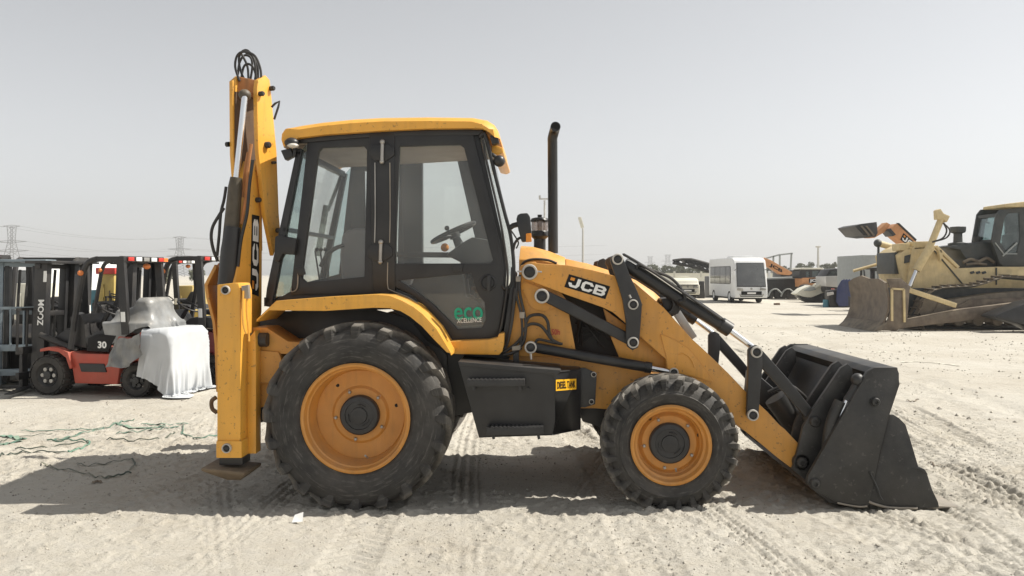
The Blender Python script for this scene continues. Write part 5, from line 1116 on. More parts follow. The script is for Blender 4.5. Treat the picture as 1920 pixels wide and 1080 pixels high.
for Y, dx in ((25.9, 0),):
    o = dpart('lift_cylinder', 'dozer', MB().tube([D(Y, (1768 + dx, 402))[0], D(Y, (1744 + dx * .95, 462))[0]], .10, 12).tube([D(Y, (1746 + dx * .95, 460))[0], D(Y, (1718 + dx * .9, 507))[0]], .13, 12), 0)
    dpart('rod', 'chrome', MB().tube([D(Y, (1718 + dx * .9, 507))[0], D(Y, (1706 + dx * .85, 537))[0]], .06, 10), 0, o)
    dpart('cylinder_cap', 'dozer', MB().prism(D(Y - .12, (1757 + dx, 394), (1764 + dx, 391), (1770 + dx, 400), (1782 + dx, 405), (1776 + dx, 417), (1768 + dx, 410), (1758 + dx, 412)), Vector((0, .25, 0))), .03, o)
    for kk in (0, 6): dpart('hose', 'hose', MB().tube(spline(D(Y - .1, (1769 + dx, 418), (1775 + dx + kk, 432), (1768 + dx + kk, 446), (1748 + dx, 454))), .025, 6), 0, o)
dpart('far_cylinder', 'dozer', MB().tube(D(28.2, (1646, 456), (1688, 468)), .11, 12), 0); dpart('far_rod', 'dozer', MB().tube(D(28.4, (1600, 508), (1650, 494)), .05, 8).tube(D(28.4, (1650, 494), (1690, 484)), .10, 10), 0)
dpart('far_fitting', 'dozer_dark', MB().ball(D(28.2, (1646, 456))[0], .14).tube(D(28.2, (1647, 458), (1647, 480)), .04, 6), 0)
dpart('exhaust_stack', 'dozer_dark', MB().lathe(D(27, (1796, 462))[0], UP, [(.30, 0), (.30, .10), (.14, .14), (.13, .42), (.22, .46), (.24, .52), (.24, .64), (.0001, .66)], 20), 0)
dpart('intake', 'dozer_dark', MB().lathe(D(27.2, (1832, 458))[0], UP, [(.12, 0), (.12, .25), (.0001, .26)], 14), 0)
dprism('engine', 'dozer_dark', 26.7, [(1766, 463), (1790, 460), (1845, 453), (1864, 456), (1872, 504), (1806, 504), (1812, 486), (1800, 468)], 1.2, .05)
dpart('engine_pipes', 'track_steel', MB().tube(spline(D(26.6, (1806, 492), (1820, 486), (1835, 490), (1850, 484), (1864, 492))), .05, 8).tube(spline(D(26.6, (1812, 496), (1830, 494), (1850, 496))), .04, 8), 0)
cabh = [(1869, 402), (1887, 398), (1911, 397), (1913, 452), (1906, 474), (1880, 476), (1868, 452)]
cabh = [(1884, 408), (1890, 400), (1911, 399), (1913, 448), (1907, 474), (1886, 474), (1876, 454)]
cabo = [(1860, 453), (1869, 402), (1876, 393), (1919, 388), (1985, 386), (1985, 497), (1882, 497), (1875, 494)]
c1_ = dprism('cab', 'dozer_dark', 26.35, cabo, .10, .02, holes=[cabh]); c2_ = dprism('cab_far_side', 'dozer_dark', 27.5, [(x - 36, y) for x, y in cabo], .10, .02, holes=[[(1850, 408), (1856, 402), (1885, 400), (1887, 448), (1880, 460), (1850, 460), (1843, 450)]])
dpart('pane', 'glass_green', MB().prism(D(26.38, *cabh), Vector((0, .02, 0))), 0, c1_); dpart('pane', 'glass_green', MB().prism(D(27.53, (1850, 408), (1856, 402), (1885, 400), (1887, 448), (1880, 460), (1850, 460), (1843, 450)), Vector((0, .02, 0))), 0, c2_)
a, b = D(26.45, (1862, 452), (1871, 403)); c = Vector((b.x, 27.5, b.z)); d = Vector((a.x, 27.5, a.z))
dpart('windscreen_post', 'dozer_dark', MB().bar(a, b, .08).bar(c, d, .08).bar(b, c, .1).bar(a, d, .1), 0, split=True)
dpart('windscreen', 'glass_green', MB().prism([a, b, c, d], Vector((.02, 0, 0))), 0)
dprism('lower_cab', 'dozer_dark', 26.4, [(1866, 454), (1876, 456), (1884, 477), (1985, 477), (1985, 502), (1880, 502)], 1.1, .02)
dprism('cab_roof', 'dozer', 26.2, [(1884, 388), (1885, 382), (1919, 378), (1990, 375), (1990, 385), (1919, 388)], 1.25, .04)
dprism('operator_seat', 'dozer_dark', 27.0, [(1898, 440), (1906, 436), (1912, 420), (1918, 420), (1916, 470), (1896, 470)], .6, .04)
dpart('mirror', 'dozer_dark', MB().tube(spline(D(27.2, (1858, 402), (1852, 404), (1850, 416), (1855, 418))), .03, 6), 0)
dpart('door_line', 'grey_box', MB().bar(D(26.33, (1866, 455))[0], D(26.33, (1882, 476))[0], .03).bar(D(26.33, (1882, 476))[0], D(26.33, (1907, 476))[0], .03).bar(D(26.33, (1880, 480))[0], D(26.33, (1907, 455))[0], .04), 0)
# tracks: every shoe is a piece of its own
loop = [(12.72, .68), (12.60, .40), (12.78, .12), (13.1, .04), (18.6, .04), (19.0, .5), (18.5, 1.3), (15.7, 1.62), (15.2, 1.60), (14.75, 1.46), (14.3, 1.36), (13.4, 1.30), (12.95, 1.10), (12.72, .68)]
def track(Y0):
    pth = spline([Vector((x, Y0, z)) for x, z in loop], 10); L_ = [0]
    for i in range(1, len(pth)): L_.append(L_[-1] + (pth[i] - pth[i - 1]).length)
    fr = dpart('track_frame', 'track_steel', MB().prism([Vector((x, Y0 + .06, z)) for x, z in ((13.0, .35), (13.3, .9), (15.0, 1.15), (16.5, 1.25), (18.3, 1.0), (18.7, .4), (13.6, .2))], Vector((0, .42, 0))), .03)
    n = int(L_[-1] / .235); proto = None
    for i in range(n):
        d_ = (i + .5) * L_[-1] / n; j = max(q for q in range(len(L_)) if L_[q] <= d_); j = min(j, len(pth) - 2)
        p = pth[j].lerp(pth[j + 1], (d_ - L_[j]) / max(1e-6, L_[j + 1] - L_[j])); t_ = (pth[j + 1] - pth[j]).normalized(); nn2 = Vector((t_.z, 0, -t_.x))
        ctr = Vector((15.6, Y0, .7))
        if nn2.dot(p - ctr) < 0: nn2 = -nn2
        sh = MB().prism([p - t_ * .112, p + t_ * .112, p + t_ * .112 + nn2 * .025, p - t_ * .07 + nn2 * .03, p - t_ * .075 + nn2 * .09, p - t_ * .10 + nn2 * .09, p - t_ * .112 + nn2 * .03], Vector((0, .56, 0)))
        dpart('track_shoe', 'track_steel', sh, 0, fr, smooth=0)
    for x in (13.3, 13.9, 14.5, 15.1, 15.7, 16.3, 16.9): dpart('roller', 'track_steel', MB().disc(Vector((x, Y0 + .02, .30)), (0, 1, 0), .17, .5, 14), 0, fr)
    dpart('link_band', 'dozer_dark', MB().tube([p + Vector((0, .28, 0)) for p in pth], .06, 6, False), 0, fr)
    dpart('idler', 'track_steel', MB().disc(Vector((13.12, Y0 + .1, .66)), (0, 1, 0), .44, .36, 20), 0, fr)
    dpart('guard', 'dozer_steel', MB().prism([Vector((x, Y0 - .02, z)) for x, z in ((13.6, .62), (14.2, .95), (15.8, 1.02), (18.0, .95), (18.2, .55), (14.0, .42))], Vector((0, .10, 0))), .02, fr)
track(25.5); track(27.9)
dpart('push_arm', 'dozer_steel', MB().prism(D(25.1, (1690, 600), (1706, 598), (1800, 580), (1907, 567), (1911, 570), (1868, 594), (1800, 603), (1705, 614), (1680, 618), (1684, 608)), Vector((0, .25, 0))), .02)
dpart('push_arm', 'dozer_steel', MB().bar(Vector((11.9, 28.6, .35)), Vector((16, 28.6, .75)), .3), .02)
dpart('tilt_brace', 'dozer', MB().bar(D(25.15, (1704, 544))[0], D(25.15, (1792, 573))[0], .12, .14), .015)
dpart('belly', 'dozer_dark', MB().box((12.3, 26.2, .45), (18.5, 27.9, 1.3)), .03)
# black attachment in front of the dozer's tracks at the edge
single(MB().prism([Vector((x, 24.2, z)) for x, z in ((14.22, .48), (14.32, .55), (15.25, .92), (16.9, 1.25), (17.2, 1.1), (17.1, .0), (15.6, .0), (15.1, .25), (14.3, .44))], Vector((0, .75, 0))), 'loader_bucket', 'black', 'black steel bucket cut off by the right edge, in front of the bulldozer tracks', 'bucket', bevel=.02)
# orange loader with its bucket raised behind the dozer
tl_ = thing('telescopic_loader', 'orange loader holding its small bucket high behind the bulldozer', 'loader', (18.2, 36, 0))
def tp(nm, mt, Y, pts, th, bevel=.02, parent=tl_): return MB().prism(D(Y, *pts), Vector((0, th, 0))).build(nm, mt, parent, bevel)
tp('bucket', 'charcoal', 35, [(1603, 424), (1613, 420), (1644, 416), (1646, 437), (1642, 444), (1619, 441)], 1.9, .02)
for x in (0, 9): tp('bucket_rib', 'track_steel', 34.94, [(1614 + x, 424), (1617 + x, 423), (1632 + x, 441), (1629 + x, 442)], .06, 0)
tp('bucket_arm', 'excavator_orange', 35.6, [(1628, 446), (1642, 436), (1663, 417), (1670, 421), (1658, 436), (1645, 443), (1640, 446)], .5)
b_ = tp('boom', 'excavator_orange', 35.4, [(1665, 433), (1682, 419), (1718, 452), (1792, 520), (1792, 545), (1690, 455), (1673, 441)], .6)
tp('boom_pipe', 'hose', 35.36, [(1682, 418), (1686, 418), (1719, 449), (1717, 452)], .1, 0, b_); tp('collar', 'charcoal', 35.36, [(1665, 432), (1670, 428), (1680, 440), (1674, 443)], .7, .01, b_)
block_logo(D(35.38, (1698, 458), (1722, 476), (1722, 458), (1698, 440))[0:1] and [D(35.39, (1688, 449))[0], D(35.39, (1718, 474))[0], D(35.39, (1724, 462))[0], D(35.39, (1694, 437))[0]], (0, -1, 0), tl_)
MB().box((17.2, 34.8, .5), (20.8, 36.6, 1.6)).build('chassis', 'excavator_orange', tl_, .05)
for x in (17.8, 20.2):
    for y in (34.6, 36.3): MB().lathe(Vector((x, y, .55)), (0, 1, 0), [(.0001, .05), (.3, .05), (.5, 0), (.55, .05), (.55, .4), (.5, .45), (.0001, .4)], 24).build('wheel', 'rubber', tl_)
single(MB().box((gpt(1618, 575).x * 44 / gpt(1618, 575).y, 44, 0), (1690 / 1 * 0 + (1690 - 960) / F * 44, 47.5, 2.78)), 'storage_container', 'grey_box', 'plain grey container standing behind the bulldozer blade', 'container', bevel=.03)
f7 = copy_tree(f3, Vector(((1650 - 960) / F * 40, 40, 0)), R(-100)); f7['label'] = 'dark forklift in front of the grey container, behind the bulldozer blade'; f7['group'] = GF
# ---------------------------------------------------------------- clutter between the minibus and the bulldozer
def bx(px, py, Y): p = facing(Y).pt(px, py); return p
def fthing(name, label, cat, px, Y, group=None):
    return thing(name, label, cat, ((px - 960) / F * Y, Y, 0), 0, group)
def fp(t, nm, mt, Y, pts, th, bevel=.02, parent=None, holes=()):
    return MB().prism(D(Y, *pts), Vector((0, th, 0)), [D(Y, *h) for h in holes]).build(nm, mt, parent or t, bevel)
t = fthing('flatbed_trailer', 'long dark flatbed trailer standing between the minibus and the orange-striped machine', 'trailer', 1470, 58)
fp(t, 'bed', 'charcoal', 58, [(1434, 522), (1507, 520), (1507, 541), (1434, 543)], 2.4); fp(t, 'deck', 'grey_box', 57.95, [(1434, 521), (1507, 519), (1507, 522), (1434, 524)], 2.5, 0)
fp(t, 'undercarriage', 'fork_black', 58.3, [(1440, 541), (1506, 540), (1500, 556), (1446, 556)], 1.8)
for x in (1440, 1464, 1486): MB().lathe(bx(x, 552, 58), (0, 1, 0), [(.0001, .03), (.22, .03), (.42, 0), (.45, .05), (.45, .3), (.0001, .3)], 20).build('wheel', 'rubber', t)
for x in (1452, 1476): MB().tube(spline([bx(x - 12, 556, 57.9), bx(x - 6, 545, 57.9), bx(x + 4, 542, 57.9), bx(x + 14, 550, 57.9)]), .06, 6).build('wheel_guard', 'grey_box', t)
t = fthing('excavator', 'faded orange excavator boom sloping down beside the minibus', 'excavator', 1460, 66)
fp(t, 'boom', 'excavator_orange', 65, [(1428, 486), (1434, 483), (1446, 488), (1488, 512), (1480, 516), (1462, 514), (1444, 502), (1436, 500)], .6)
text_on('JCB', [bx(1442, 500, 64.98), bx(1466, 513, 64.98), bx(1468, 506, 64.98), bx(1444, 493, 64.98)], (0, -1, 0), 'print_black', t, bold=.04)
fp(t, 'house', 'fork_black', 65.5, [(1464, 508), (1495, 506), (1500, 522), (1500, 548), (1464, 548)], 2.0, .05); fp(t, 'tracks', 'track_steel', 65.2, [(1458, 546), (1506, 546), (1510, 553), (1506, 558), (1460, 558), (1456, 553)], 2.6, .05)
t = fthing('gantry_frame', 'thin grey steel frame rising behind the orange boom', 'frame', 1465, 80)
for a, b in (((1434, 485), (1460, 478)), ((1460, 478), (1486, 475)), ((1462, 478), (1462, 530)), ((1484, 475), (1481, 530)), ((1450, 480), (1450, 530)), ((1434, 485), (1434, 530))):
    MB().bar(bx(*a, 80), bx(*b, 80), .14).build('beam', 'grey_box', t)
for x in (1462, 1481, 1450, 1434): MB().bar(bx(x, 530, 80), Vector((bx(x, 530, 80).x, 80, 0)), .14).build('post', 'grey_box', t)
t = fthing('backhoe', 'small orange backhoe with a glazed black cab, behind the beached jet ski', 'backhoe loader', 1522, 56)
fp(t, 'cab', 'fork_black', 56, [(1499, 508), (1503, 505), (1542, 504), (1546, 521), (1500, 522)], 1.5, .02, holes=[[(1511, 509), (1518, 509), (1519, 519), (1511, 519)], [(1523, 508), (1536, 508), (1538, 519), (1523, 519)]])
for h in ([(1510, 508), (1519, 508), (1520, 520), (1510, 520)], [(1522, 507), (1537, 507), (1539, 520), (1522, 520)]): fp(t, 'pane', 'glass_green', 56.05, h, .02, 0)
fp(t, 'roof', 'cream', 55.9, [(1498, 505), (1502, 502), (1542, 502), (1545, 505)], 1.7, .02)
fp(t, 'body', 'excavator_orange', 55.8, [(1505, 521), (1517, 521), (1547, 521), (1548, 534), (1540, 542), (1506, 538)], 1.6, .03); fp(t, 'stripe', 'print_black', 55.78, [(1517, 522), (1547, 521), (1547, 530), (1517, 531)], .02, 0)
text_on('JCB', [bx(1518, 530, 55.77), bx(1536, 529.5, 55.77), bx(1536, 523, 55.77), bx(1518, 523.5, 55.77)], (0, -1, 0), 'white', t, bold=.05)
for x in (1512, 1540): MB().lathe(bx(x, 548, 55.5), (0, 1, 0), [(.0001, .03), (.25, .03), (.5, 0), (.55, .06), (.55, .4), (.0001, .4)], 22).build('wheel', 'rubber', t)
MB().tube(spline([bx(1520, 542, 55.4), bx(1528, 533, 55.4), bx(1538, 532, 55.4), bx(1546, 538, 55.4)]), .07, 6).build('mudguard', 'cream', t)
t = fthing('pickup', 'silver pickup with orange-tinted roof edge left of the bulldozer blade', 'pickup', 1570, 50)
fp(t, 'cab', 'charcoal', 50, [(1547, 520), (1556, 505), (1578, 503), (1586, 506), (1594, 518)], 1.5, .05)
for h in ([(1553, 517), (1559, 508), (1571, 507), (1571, 516)], [(1574, 507), (1582, 508), (1587, 515), (1574, 516)]): fp(t, 'side_window', 'glass_green', 49.97, h, .03, 0)
fp(t, 'body', 'silver', 49.9, [(1548, 518), (1596, 516), (1610, 520), (1610, 542), (1549, 537)], 1.7, .05); fp(t, 'sill', 'fork_black', 50, [(1550, 537), (1610, 541), (1610, 550), (1552, 548)], 1.5, .02)
fp(t, 'roof_edge', 'excavator_orange', 49.95, [(1578, 503), (1588, 504), (1602, 512), (1596, 513), (1585, 507)], .3, .01)
for x in (1560, 1598): MB().lathe(bx(x, 556, 49.8), (0, 1, 0), [(.0001, .03), (.2, .03), (.36, 0), (.40, .05), (.40, .25), (.0001, .25)], 20).build('wheel', 'rubber', t)
t = fthing('jet_ski', 'white jet ski lying tilted on the sand', 'jet ski', 1520, 51)
def J(*l): return D(51, *l)
hull = MB(); A = J((1492, 551), (1505, 542), (1520, 536), (1545, 540), (1552, 545)); Bk = [p + Vector((0, 1.0, .1)) for p in A]; Lw = J((1496, 553), (1508, 558), (1521, 560), (1542, 552), (1552, 547))
hull.prism(J((1492, 551), (1505, 541), (1520, 535), (1546, 540), (1552, 546), (1536, 552), (1521, 558), (1508, 557)), Vector((0, 1.0, 0)))
hull.build('deck', 'cream', t, .04)
MB().prism(J((1497, 555), (1521, 559), (1552, 547), (1548, 565), (1536, 572), (1512, 565)), Vector((0, .95, 0))).build('hull', 'charcoal', t, .06)
MB().prism([p - Vector((0, .1, 0)) for p in J((1506, 545), (1514, 539), (1526, 538), (1530, 543), (1518, 546))], Vector((0, .5, 0))).build('seat', 'grey_box', t, .05); MB().tube(spline(J((1528, 540), (1536, 536), (1544, 539), (1546, 543))), .10, 8).build('handlebar', 'cream', t)
c = (1549 - 960) / F * 43.5
b_ = single(MB().lathe(Vector((c, 43.5, 0)), UP, [(.0001, 0), (.16, 0), (.17, .03), (.165, .13), (.175, .14), (.165, .15), (.165, .28), (.175, .29), (.165, .30), (.16, .40), (.0001, .40)], 20), 'barrel', 'barrel_blue', 'small blue plastic drum standing on the sand under the jet ski stern', 'drum')
single(MB().prism([Vector((x, 43.6, z)) for x, z in ((17.02, 0), (17.18, 0), (17.12, 1.0), (16.98, 1.0))], Vector((0, .12, 0))), 'post', 'pale_red', 'faded red post leaning beside the blue drum', 'post', bevel=.01)
t = fthing('disc_harrow', 'navy blue ribbed farm implement at the left edge of the bulldozer blade', 'implement', 1582, 43)
for i in range(4): fp(t, 'blade_panel', 'navy', 43 + i * .12, [(1568 + i * 5, 565), (1570 + i * 5, 540), (1578 + i * 5, 526), (1584 + i * 5, 523), (1586 + i * 5, 573), (1574 + i * 5, 575)], .08, .02)
fp(t, 'frame', 'fork_black', 43.2, [(1553, 545), (1570, 543), (1600, 560), (1600, 576), (1556, 576)], .5, .02)
fp(t, 'cylinder_cover', 'silver', 42.98, [(1551, 549), (1563, 547), (1564, 552), (1552, 555)], .1, .02)
single(MB().prism(D(46.5, (1453, 568.5), (1462.5, 568), (1463, 573), (1453.5, 573)), Vector((0, .25, 0))), 'box', 'wood', 'small dark box lying alone on the sand below the trailer', 'box', bevel=.01)
# lattice conveyor over the minivan
t = fthing('conveyor', 'black lattice conveyor boom reaching out behind the minibus', 'conveyor', 1330, 62)
top_, bot_ = [(1266, 488), (1280, 486), (1296, 486), (1312, 490), (1330, 495), (1360, 504)], [(1266, 493), (1280, 496), (1296, 499), (1312, 503), (1330, 508), (1360, 518)]
for dy in (0, 1.0):
    MB().tube([bx(*p, 62) + Vector((0, dy, 0)) for p in top_], .10, 6).build('chord', 'fork_black', t); MB().tube([bx(*p, 62) + Vector((0, dy, 0)) for p in bot_], .09, 6).build('chord', 'fork_black', t)
    for i in range(5):
        MB().bar(bx(*top_[i], 62) + Vector((0, dy, 0)), bx(*bot_[i + 1], 62) + Vector((0, dy, 0)), .09).build('lattice_bar', 'charcoal', t); MB().bar(bx(*bot_[i], 62) + Vector((0, dy, 0)), bx(*top_[i + 1], 62) + Vector((0, dy, 0)), .09).build('lattice_bar', 'charcoal', t)
MB().prism([bx(*p, 62.1) for p in ((1282, 487), (1330, 497), (1360, 506), (1360, 512), (1330, 503), (1284, 492))], Vector((0, .8, 0))).build('belt', 'fork_black', t)
MB().box((15.0, 61.5, 0), (18.5, 64, 1.6)).build('base', 'charcoal', t, .05); MB().bar(bx(1360, 511, 62.5), Vector((16.6, 62.5, 1.5)), .5).build('support', 'charcoal', t)
single(MB().prism(D(60, (1308, 528), (1321, 527), (1322, 562), (1308, 562)), Vector((0, 1.0, 0))), 'gas_tank', 'fork_black', 'dark upright tank in the gap between the cream minivan and the minibus', 'tank', bevel=.08)
# ---------------------------------------------------------------- lamp posts, wall, trees, pylons
M['pole'] = paint('galvanised_pole', (0.50, 0.49, 0.46), 0.5, 0.3, var=0.08, dust=0.1)
def post(label, px, top, Y, r, kind):
    x = (px - 960) / F * Y; zt = H - (top - CY) / F * Y
    t = thing('lamp_post', label, 'lamp post', (x, Y, 0), 0, 'lamp posts over the yard')
    MB().tube([Vector((x, Y, 0)), Vector((x, Y, zt * .5)), Vector((x, Y, zt - .1))], [r * 1.3, r, r * .7], 8).build('pole', 'pole', t)
    if kind == 'flood':
        MB().prism([Vector((x - .45, Y, zt + .9)), Vector((x - .15, Y, zt + .95)), Vector((x + .12, Y, zt + .0)), Vector((x - .15, Y, zt - .12))], Vector((0, .25, 0))).build('lamp_head', 'cream', t, .03)
    elif kind == 'ring':
        MB().lathe(Vector((x, Y, zt - .25)), UP, [(.0001, 0), (.2, .05), (.42, .15), (.44, .27), (.2, .34), (.0001, .36)], 20).build('lamp_head', 'pole', t)
    else:
        MB().bar(Vector((x - .4, Y, zt)), Vector((x + .4, Y, zt)), .10).build('crossarm', 'pole', t)
        for d in (-.35, .35): MB().bar(Vector((x + d, Y, zt)), Vector((x + d, Y, zt + .25)), .14).build('lamp_head', 'pole', t)
post('slim lamp post with one tilted lamp head rising above the hood', 1093, 426, 75, .11, 'flood')
post('thin post with a short crossarm seen left of the exhaust stack', 1021, 373, 60, .09, 'arm')
post('tall lamp mast with a round head above the backhoe cab in the distance', 1534, 462, 130, .20, 'ring')
single(MB().box((30, 168, 0), (78, 168.4, 1.9)).box((30, 167.9, 1.9), (78, 168.5, 2.05)), 'boundary_wall', 'cream', 'low cream wall running in front of the distant trees', 'wall')
M['leaf'] = paint('dusty_foliage', (0.105, 0.115, 0.062), 0.8, var=0.35, vs_=1.2, dust=0.35, dcol=(0.24, 0.22, 0.15))
M['bark'] = paint('bark', (0.12, 0.09, 0.065), 0.9, var=0.2)
def tree(label, px, top, Y, wpx, seed, group='trees along the far edge of the yard'):
    r_ = random.Random(seed); x = (px - 960) / F * Y; h = H - (top - CY) / F * Y; w = wpx / F * Y
    t = thing('tree', label, 'tree', (x, Y, 0), 0, group); tr = MB(); tip = []
    tr.tube([Vector((x, Y, 0)), Vector((x + r_.uniform(-.2, .2), Y, h * .3)), Vector((x + r_.uniform(-.3, .3), Y, h * .5))], [.28, .2, .12], 8)
    for i in range(6):
        a = r_.uniform(0, 6.28); e = Vector((x + math.cos(a) * w * .3, Y + math.sin(a) * w * .3, h * r_.uniform(.5, .85))); tip.append(e)
        tr.tube([Vector((x, Y, h * r_.uniform(.25, .45))), e], [.10, .04], 6)
    tr.build('trunk', 'bark', t)
    cl = [(e + Vector((r_.gauss(0, w * .14), r_.gauss(0, w * .14), r_.gauss(0, h * .08))), r_.uniform(.16, .28) * w) for e in tip for _ in range(3)] + [(Vector((x + r_.uniform(-.36, .36) * w, Y + r_.uniform(-.3, .3) * w, h * r_.uniform(.22, .55))), .2 * w) for _ in range(7)]
    vs_, fs = [], []
    for c, rad in cl:
        for _ in range(70):
            d = Vector((r_.gauss(0, 1), r_.gauss(0, 1), r_.gauss(0, .8))); d.normalize(); p = c + d * rad * r_.random() ** .4
            if p.z < .3: p.z = .3 + r_.random() * .5
            if p.z > h: p.z = h - r_.random() * .3
            a = Vector((r_.gauss(0, 1), r_.gauss(0, 1), r_.gauss(0, 1))).normalized(); b = a.orthogonal().normalized(); s = r_.uniform(.16, .34) * max(.7, w / 7); b2 = a.cross(b)
            n0 = len(vs_); vs_ += [p + b * s, p + b2 * s * .6, p - b * s, p - b2 * s * .6]; fs.append([n0, n0 + 1, n0 + 2, n0 + 3])
    MB().add(vs_, fs).build('crown', 'leaf', t, 0, smooth=0)
for i, (px, tp_, Y, w) in enumerate([(1515, 488, 205, 20), (1497, 494, 215, 16), (1552, 493, 210, 18), (1562, 484, 200, 13), (1578, 495, 215, 16), (1592, 491, 210, 20), (1612, 493, 205, 18), (1634, 492, 210, 16), (1534, 495, 220, 14),
                                     (1226, 494, 210, 20), (1246, 498, 205, 18), (1262, 497, 200, 14), (1278, 494, 205, 16), (1296, 499, 210, 16), (1314, 496, 200, 16), (1204, 499, 215, 18), (1330, 498, 205, 15), (1420, 498, 220, 18), (1445, 500, 215, 18), (1470, 499, 220, 18), (1400, 500, 225, 18), (1375, 500, 225, 18)]):
    lab = ['broad dusty tree left of the tall lamp mast, above the far backhoe cab', 'small pale tree between the orange boom and the lamp mast', 'rounded tree just right of the tall lamp mast', 'narrow upright tree, tallest one right of the lamp mast',
           'low spreading tree above the pickup roof', 'dusty tree above the rear edge of the pickup', 'tree showing left of the grey container', 'tree top hidden behind the grey container', 'low bush-like tree at the foot of the lamp mast',
           'tree above the loader arm, leftmost of the far tree line', 'low tree second from the left in the far tree line', 'small tree right under the left faint pylon', 'tree between the two faint pylons and the conveyor', 'low tree above the cream minivan roof',
           'tree below the tip of the lattice conveyor', 'tree hidden behind the hood and crowd ram', 'tree close to the left edge of the minibus', 'tree behind the minibus mirror on its right', 'tree behind the thin steel frame', 'tree under the thin steel frame, right one',
           'tree behind the roof of the minibus, right one', 'tree behind the roof of the minibus, left one'][i]
    tree(lab, px, tp_, Y, w, 40 + i)
for i, (px, tp_, Y, w) in enumerate([(15, 498, 150, 26), (70, 500, 155, 26), (130, 499, 150, 26), (190, 500, 155, 24), (250, 499, 150, 26), (310, 500, 152, 26), (370, 500, 155, 26)]):
    tree(['tree under the left pylon behind the blue-grey mast', 'tree seen through the blue-grey mast', 'tree behind the black mast lettered in white', 'tree seen through the front of the red forklift cab', 'tree behind the rear pillar of the red forklift', 'tree between the red and the maroon forklift', 'tree above the maroon forklift seat'][i], px, tp_, Y, w, 90 + i, 'trees behind the forklifts')
M['pylon'] = paint('pylon_steel', (0.20, 0.20, 0.20), 0.6, 0.3, var=0.05, dust=0.05)
def pylon(label, px, top, Y, hw, bw, s=1.0):
    x = (px - 960) / F * Y; h = H - (top - CY) / F * Y
    t = thing('pylon', label, 'pylon', (x, Y, 0), 0, 'power pylons on the horizon'); r = .22 * s * Y / 600
    wd = lambda z: bw * (1 - z / (h * .72)) + hw if z < h * .72 else hw * (1 + (z - h * .72) / h * 1.2)
    zs = [0, .14, .28, .40, .51, .60, .68, .76, .84, .92, 1.0]
    lg_ = MB(); br = MB()
    for sx in (-1, 1):
        for sy in (-1, 1): lg_.tube([Vector((x + sx * wd(z * h), Y + sy * wd(z * h), z * h)) for z in zs], r, 5)
    for a, b in zip(zs[:-1], zs[1:]):
        for sy in (-1, 1):
            for sx in (-1, 1): br.tube([Vector((x + sx * wd(a * h), Y + sy * wd(a * h), a * h)), Vector((x - sx * wd(b * h), Y + sy * wd(b * h), b * h))], r * .6, 4)
    lg_.build('legs', 'pylon', t); br.build('lattice', 'pylon', t)['kind'] = 'stuff'
    ends = []
    for z, wl_ in ((.52, .34), (.70, .30), (1.0, .17)):
        L_ = wl_ * h; MB().tube([Vector((x - L_, Y, z * h)), Vector((x, Y, z * h + .02 * h)), Vector((x + L_, Y, z * h))], r * .9, 5).tube([Vector((x - L_, Y, z * h)), Vector((x, Y, z * h - .03 * h)), Vector((x + L_, Y, z * h))], r * .7, 5).build('crossarm', 'pylon', t)
        ends += [Vector((x - L_, Y, z * h)), Vector((x + L_, Y, z * h))]
    return ends
e1 = pylon('tall lattice pylon at the left edge above the forklift mast', 22, 424, 600, 1.6, 4.5); e2 = pylon('lattice pylon with wide arms above the maroon forklift', 337, 445, 760, 2.0, 5.5)
e3 = pylon('faint pylon above the conveyor, right one of two', 1252, 478, 1500, 3, 8, .8); e4 = pylon('faint pylon above the crowd ram, left one of two', 1219, 481, 1700, 3, 8, .8)
wires = MB()
def wire(a, b, sag):
    wires.tube([a.lerp(b, i / 14) - Vector((0, 0, sag * 4 * (i / 14) * (1 - i / 14))) for i in range(15)], .085, 4, False)
for a, b in zip(e1, e2): wire(a, b, 5)
for a in e1: wire(a, a + Vector((-330, -160, 0)), 7)
for b in e2: wire(b, b + Vector((420, 260, 2)), 6)
for a, b in zip(e3, e4): wire(a, b, 8)
single(wires, 'power_line', 'pylon', 'sagging power lines strung between the distant pylons', 'power line', kind='stuff')
# ---------------------------------------------------------------- litter on the sand
M['strap'] = paint('green_strap', (0.10, 0.22, 0.17), 0.4, var=0.4, dust=0.4); M['strap_dark'] = paint('dark_strap', (0.055, 0.085, 0.07), 0.5, var=0.3, dust=0.5); M['twig'] = paint('dry_twig', (0.15, 0.12, 0.09), 0.8, dust=0.4); M['paper'] = flat('paper', (0.8, 0.8, 0.78), 0.8)
def strip(pts, w, mt, lab, grp, nm='plastic_strap', cat='strap', lift=.012):
    g = spline([gpt(x, y) for x, y in pts], 5); mb = MB()
    g = [Vector((p.x, p.y, gz(p.x, p.y) + lift + .008 * math.sin(i * 1.7))) for i, p in enumerate(g)]
    for a, b in zip(g[:-1], g[1:]): mb.bar(a, b + (b - a) * .05, w, .004 if w > .012 else w)
    single(mb, nm, mt, lab, cat, grp, smooth=0)
SG = 'green packing straps on the sand'
SLS = ['long thin green strap, uppermost on the left of the litter', 'short green strap running up to the right end of the long one', 'green strap lying along the middle of the litter, left half', 'widest crumpled bright green strap in the litter', 'straight green strap ending nearest to the stabiliser leg', 'green strap just below the widest one', 'broad green strap at the left picture edge, upper one', 'broad green strap at the left picture edge, lower one', 'thin dark strap arching up from the left picture edge', 'hairpin-shaped thin green strap above the shadow edge', 'thin dark strap inside the hairpin-shaped one', 'thin dark strap curling up at its right end, above the shadow', 'thin hooked strap between the litter and the stabiliser leg', 'dark strap slanting down inside the shadow', 'dark strap folded back at its right end inside the shadow', 'short dark strap at the lower tip of the slanting one', 'thin dark strap along the upper edge of the shadow']
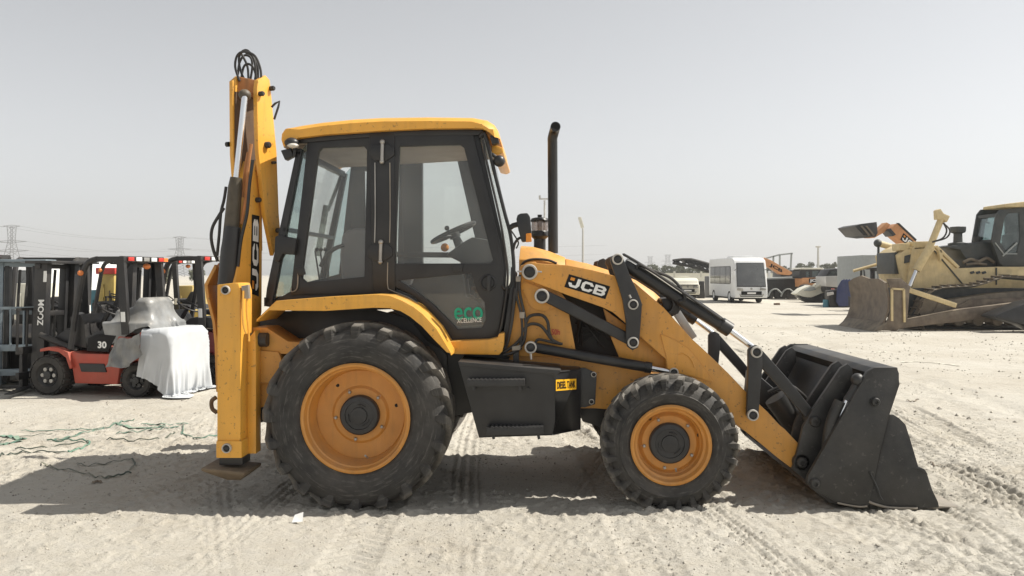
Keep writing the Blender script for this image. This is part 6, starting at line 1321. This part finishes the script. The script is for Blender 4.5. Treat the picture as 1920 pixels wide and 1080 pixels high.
for SL, (pts, w, mt) in zip(SLS, (([(40, 811), (80, 810), (130, 808), (190, 805)], .02, 'strap'), ([(190, 806), (215, 799), (232, 793), (252, 790)], .02, 'strap'), ([(100, 826), (130, 820), (165, 812), (195, 807)], .035, 'strap'), ([(215, 794), (225, 800), (245, 803), (285, 804), (310, 802)], .05, 'strap'), ([(265, 797), (310, 798), (355, 796)], .03, 'strap'), ([(218, 813), (250, 810), (290, 807), (335, 803)], .03, 'strap'), ([(0, 820), (20, 822), (35, 827), (48, 825)], .05, 'strap'), ([(0, 838), (15, 833), (40, 828)], .04, 'strap'), ([(0, 832), (20, 828), (60, 820), (98, 815)], .015, 'strap_dark'), ([(88, 827), (130, 826), (160, 826), (169, 830), (160, 838), (140, 845), (128, 850)], .012, 'strap'), ([(28, 843), (80, 839), (130, 834), (168, 829)], .010, 'strap_dark'),
                   ([(200, 827), (232, 826), (280, 825), (312, 820), (328, 813)], .010, 'strap_dark'), ([(344, 800), (343, 812), (340, 815), (352, 818), (372, 824), (408, 818)], .010, 'strap'), ([(78, 873), (100, 881), (150, 890), (185, 899), (205, 901)], .014, 'strap_dark'), ([(145, 878), (180, 875), (220, 871), (248, 868), (253, 874), (243, 886)], .014, 'strap_dark'), ([(198, 901), (222, 897), (246, 894)], .012, 'strap_dark'), ([(0, 862), (20, 854), (60, 850), (110, 849), (150, 842)], .010, 'strap_dark'))):
    strip(pts, w, mt, SL, SG)
for pts, w, lab in (([(1690, 680), (1720, 678), (1770, 682), (1800, 686)], .05, 'pale splintered plank on the sand right of the bucket top'), ([(1640, 662), (1652, 660), (1662, 661)], .03, 'short pale stick lying beyond the bucket beam'), ([(1700, 752), (1712, 754), (1722, 749)], .02, 'dark crooked twig lying right of the bucket end plate'), ([(1742, 866), (1758, 869), (1768, 868)], .02, 'dark twig in the tyre tracks right of the bucket jaw'), ([(174, 910), (182, 906), (190, 908)], .02, 'small dark scrap in the shadow left of the stabiliser')):
    strip(pts, w, 'twig' if 'pale' not in lab else 'cream', lab, None, 'stick', 'stick')
g = gpt(556, 978); mb = MB(); z = gz(g.x, g.y)
mb.prism([g + Vector((dx, dy, z + dz)) for dx, dy, dz in ((-.03, -.02, .01), (.05, -.03, .02), (.04, .03, .07), (-.02, .03, .05))], Vector((.002, -.006, .002)))
single(mb, 'paper_scrap', 'paper', 'white scrap of paper on the sand below the rear tyre', 'paper')

# ---------------------------------------------------------------- dusty air
hz = MB().box((-2600, -80, -1.6), (2600, 2700, 70)); hm = bpy.data.materials.new('dusty_air'); hm.use_nodes = True; hn = hm.node_tree.nodes
for n in list(hn):
    if n.type == 'BSDF_PRINCIPLED': hn.remove(n)
pv = hn.new('ShaderNodeVolumePrincipled'); pv.inputs['Color'].default_value = (0.93, 0.935, 0.94, 1); pv.inputs['Density'].default_value = 0.0006; pv.inputs['Anisotropy'].default_value = 0.2
hm.node_tree.links.new(pv.outputs[0], hn['Material Output'].inputs['Volume'])
hz = hz.build('haze', hm, None, 0, smooth=0); hz['kind'] = 'stuff'; hz['label'] = 'thin dusty haze over the whole yard'
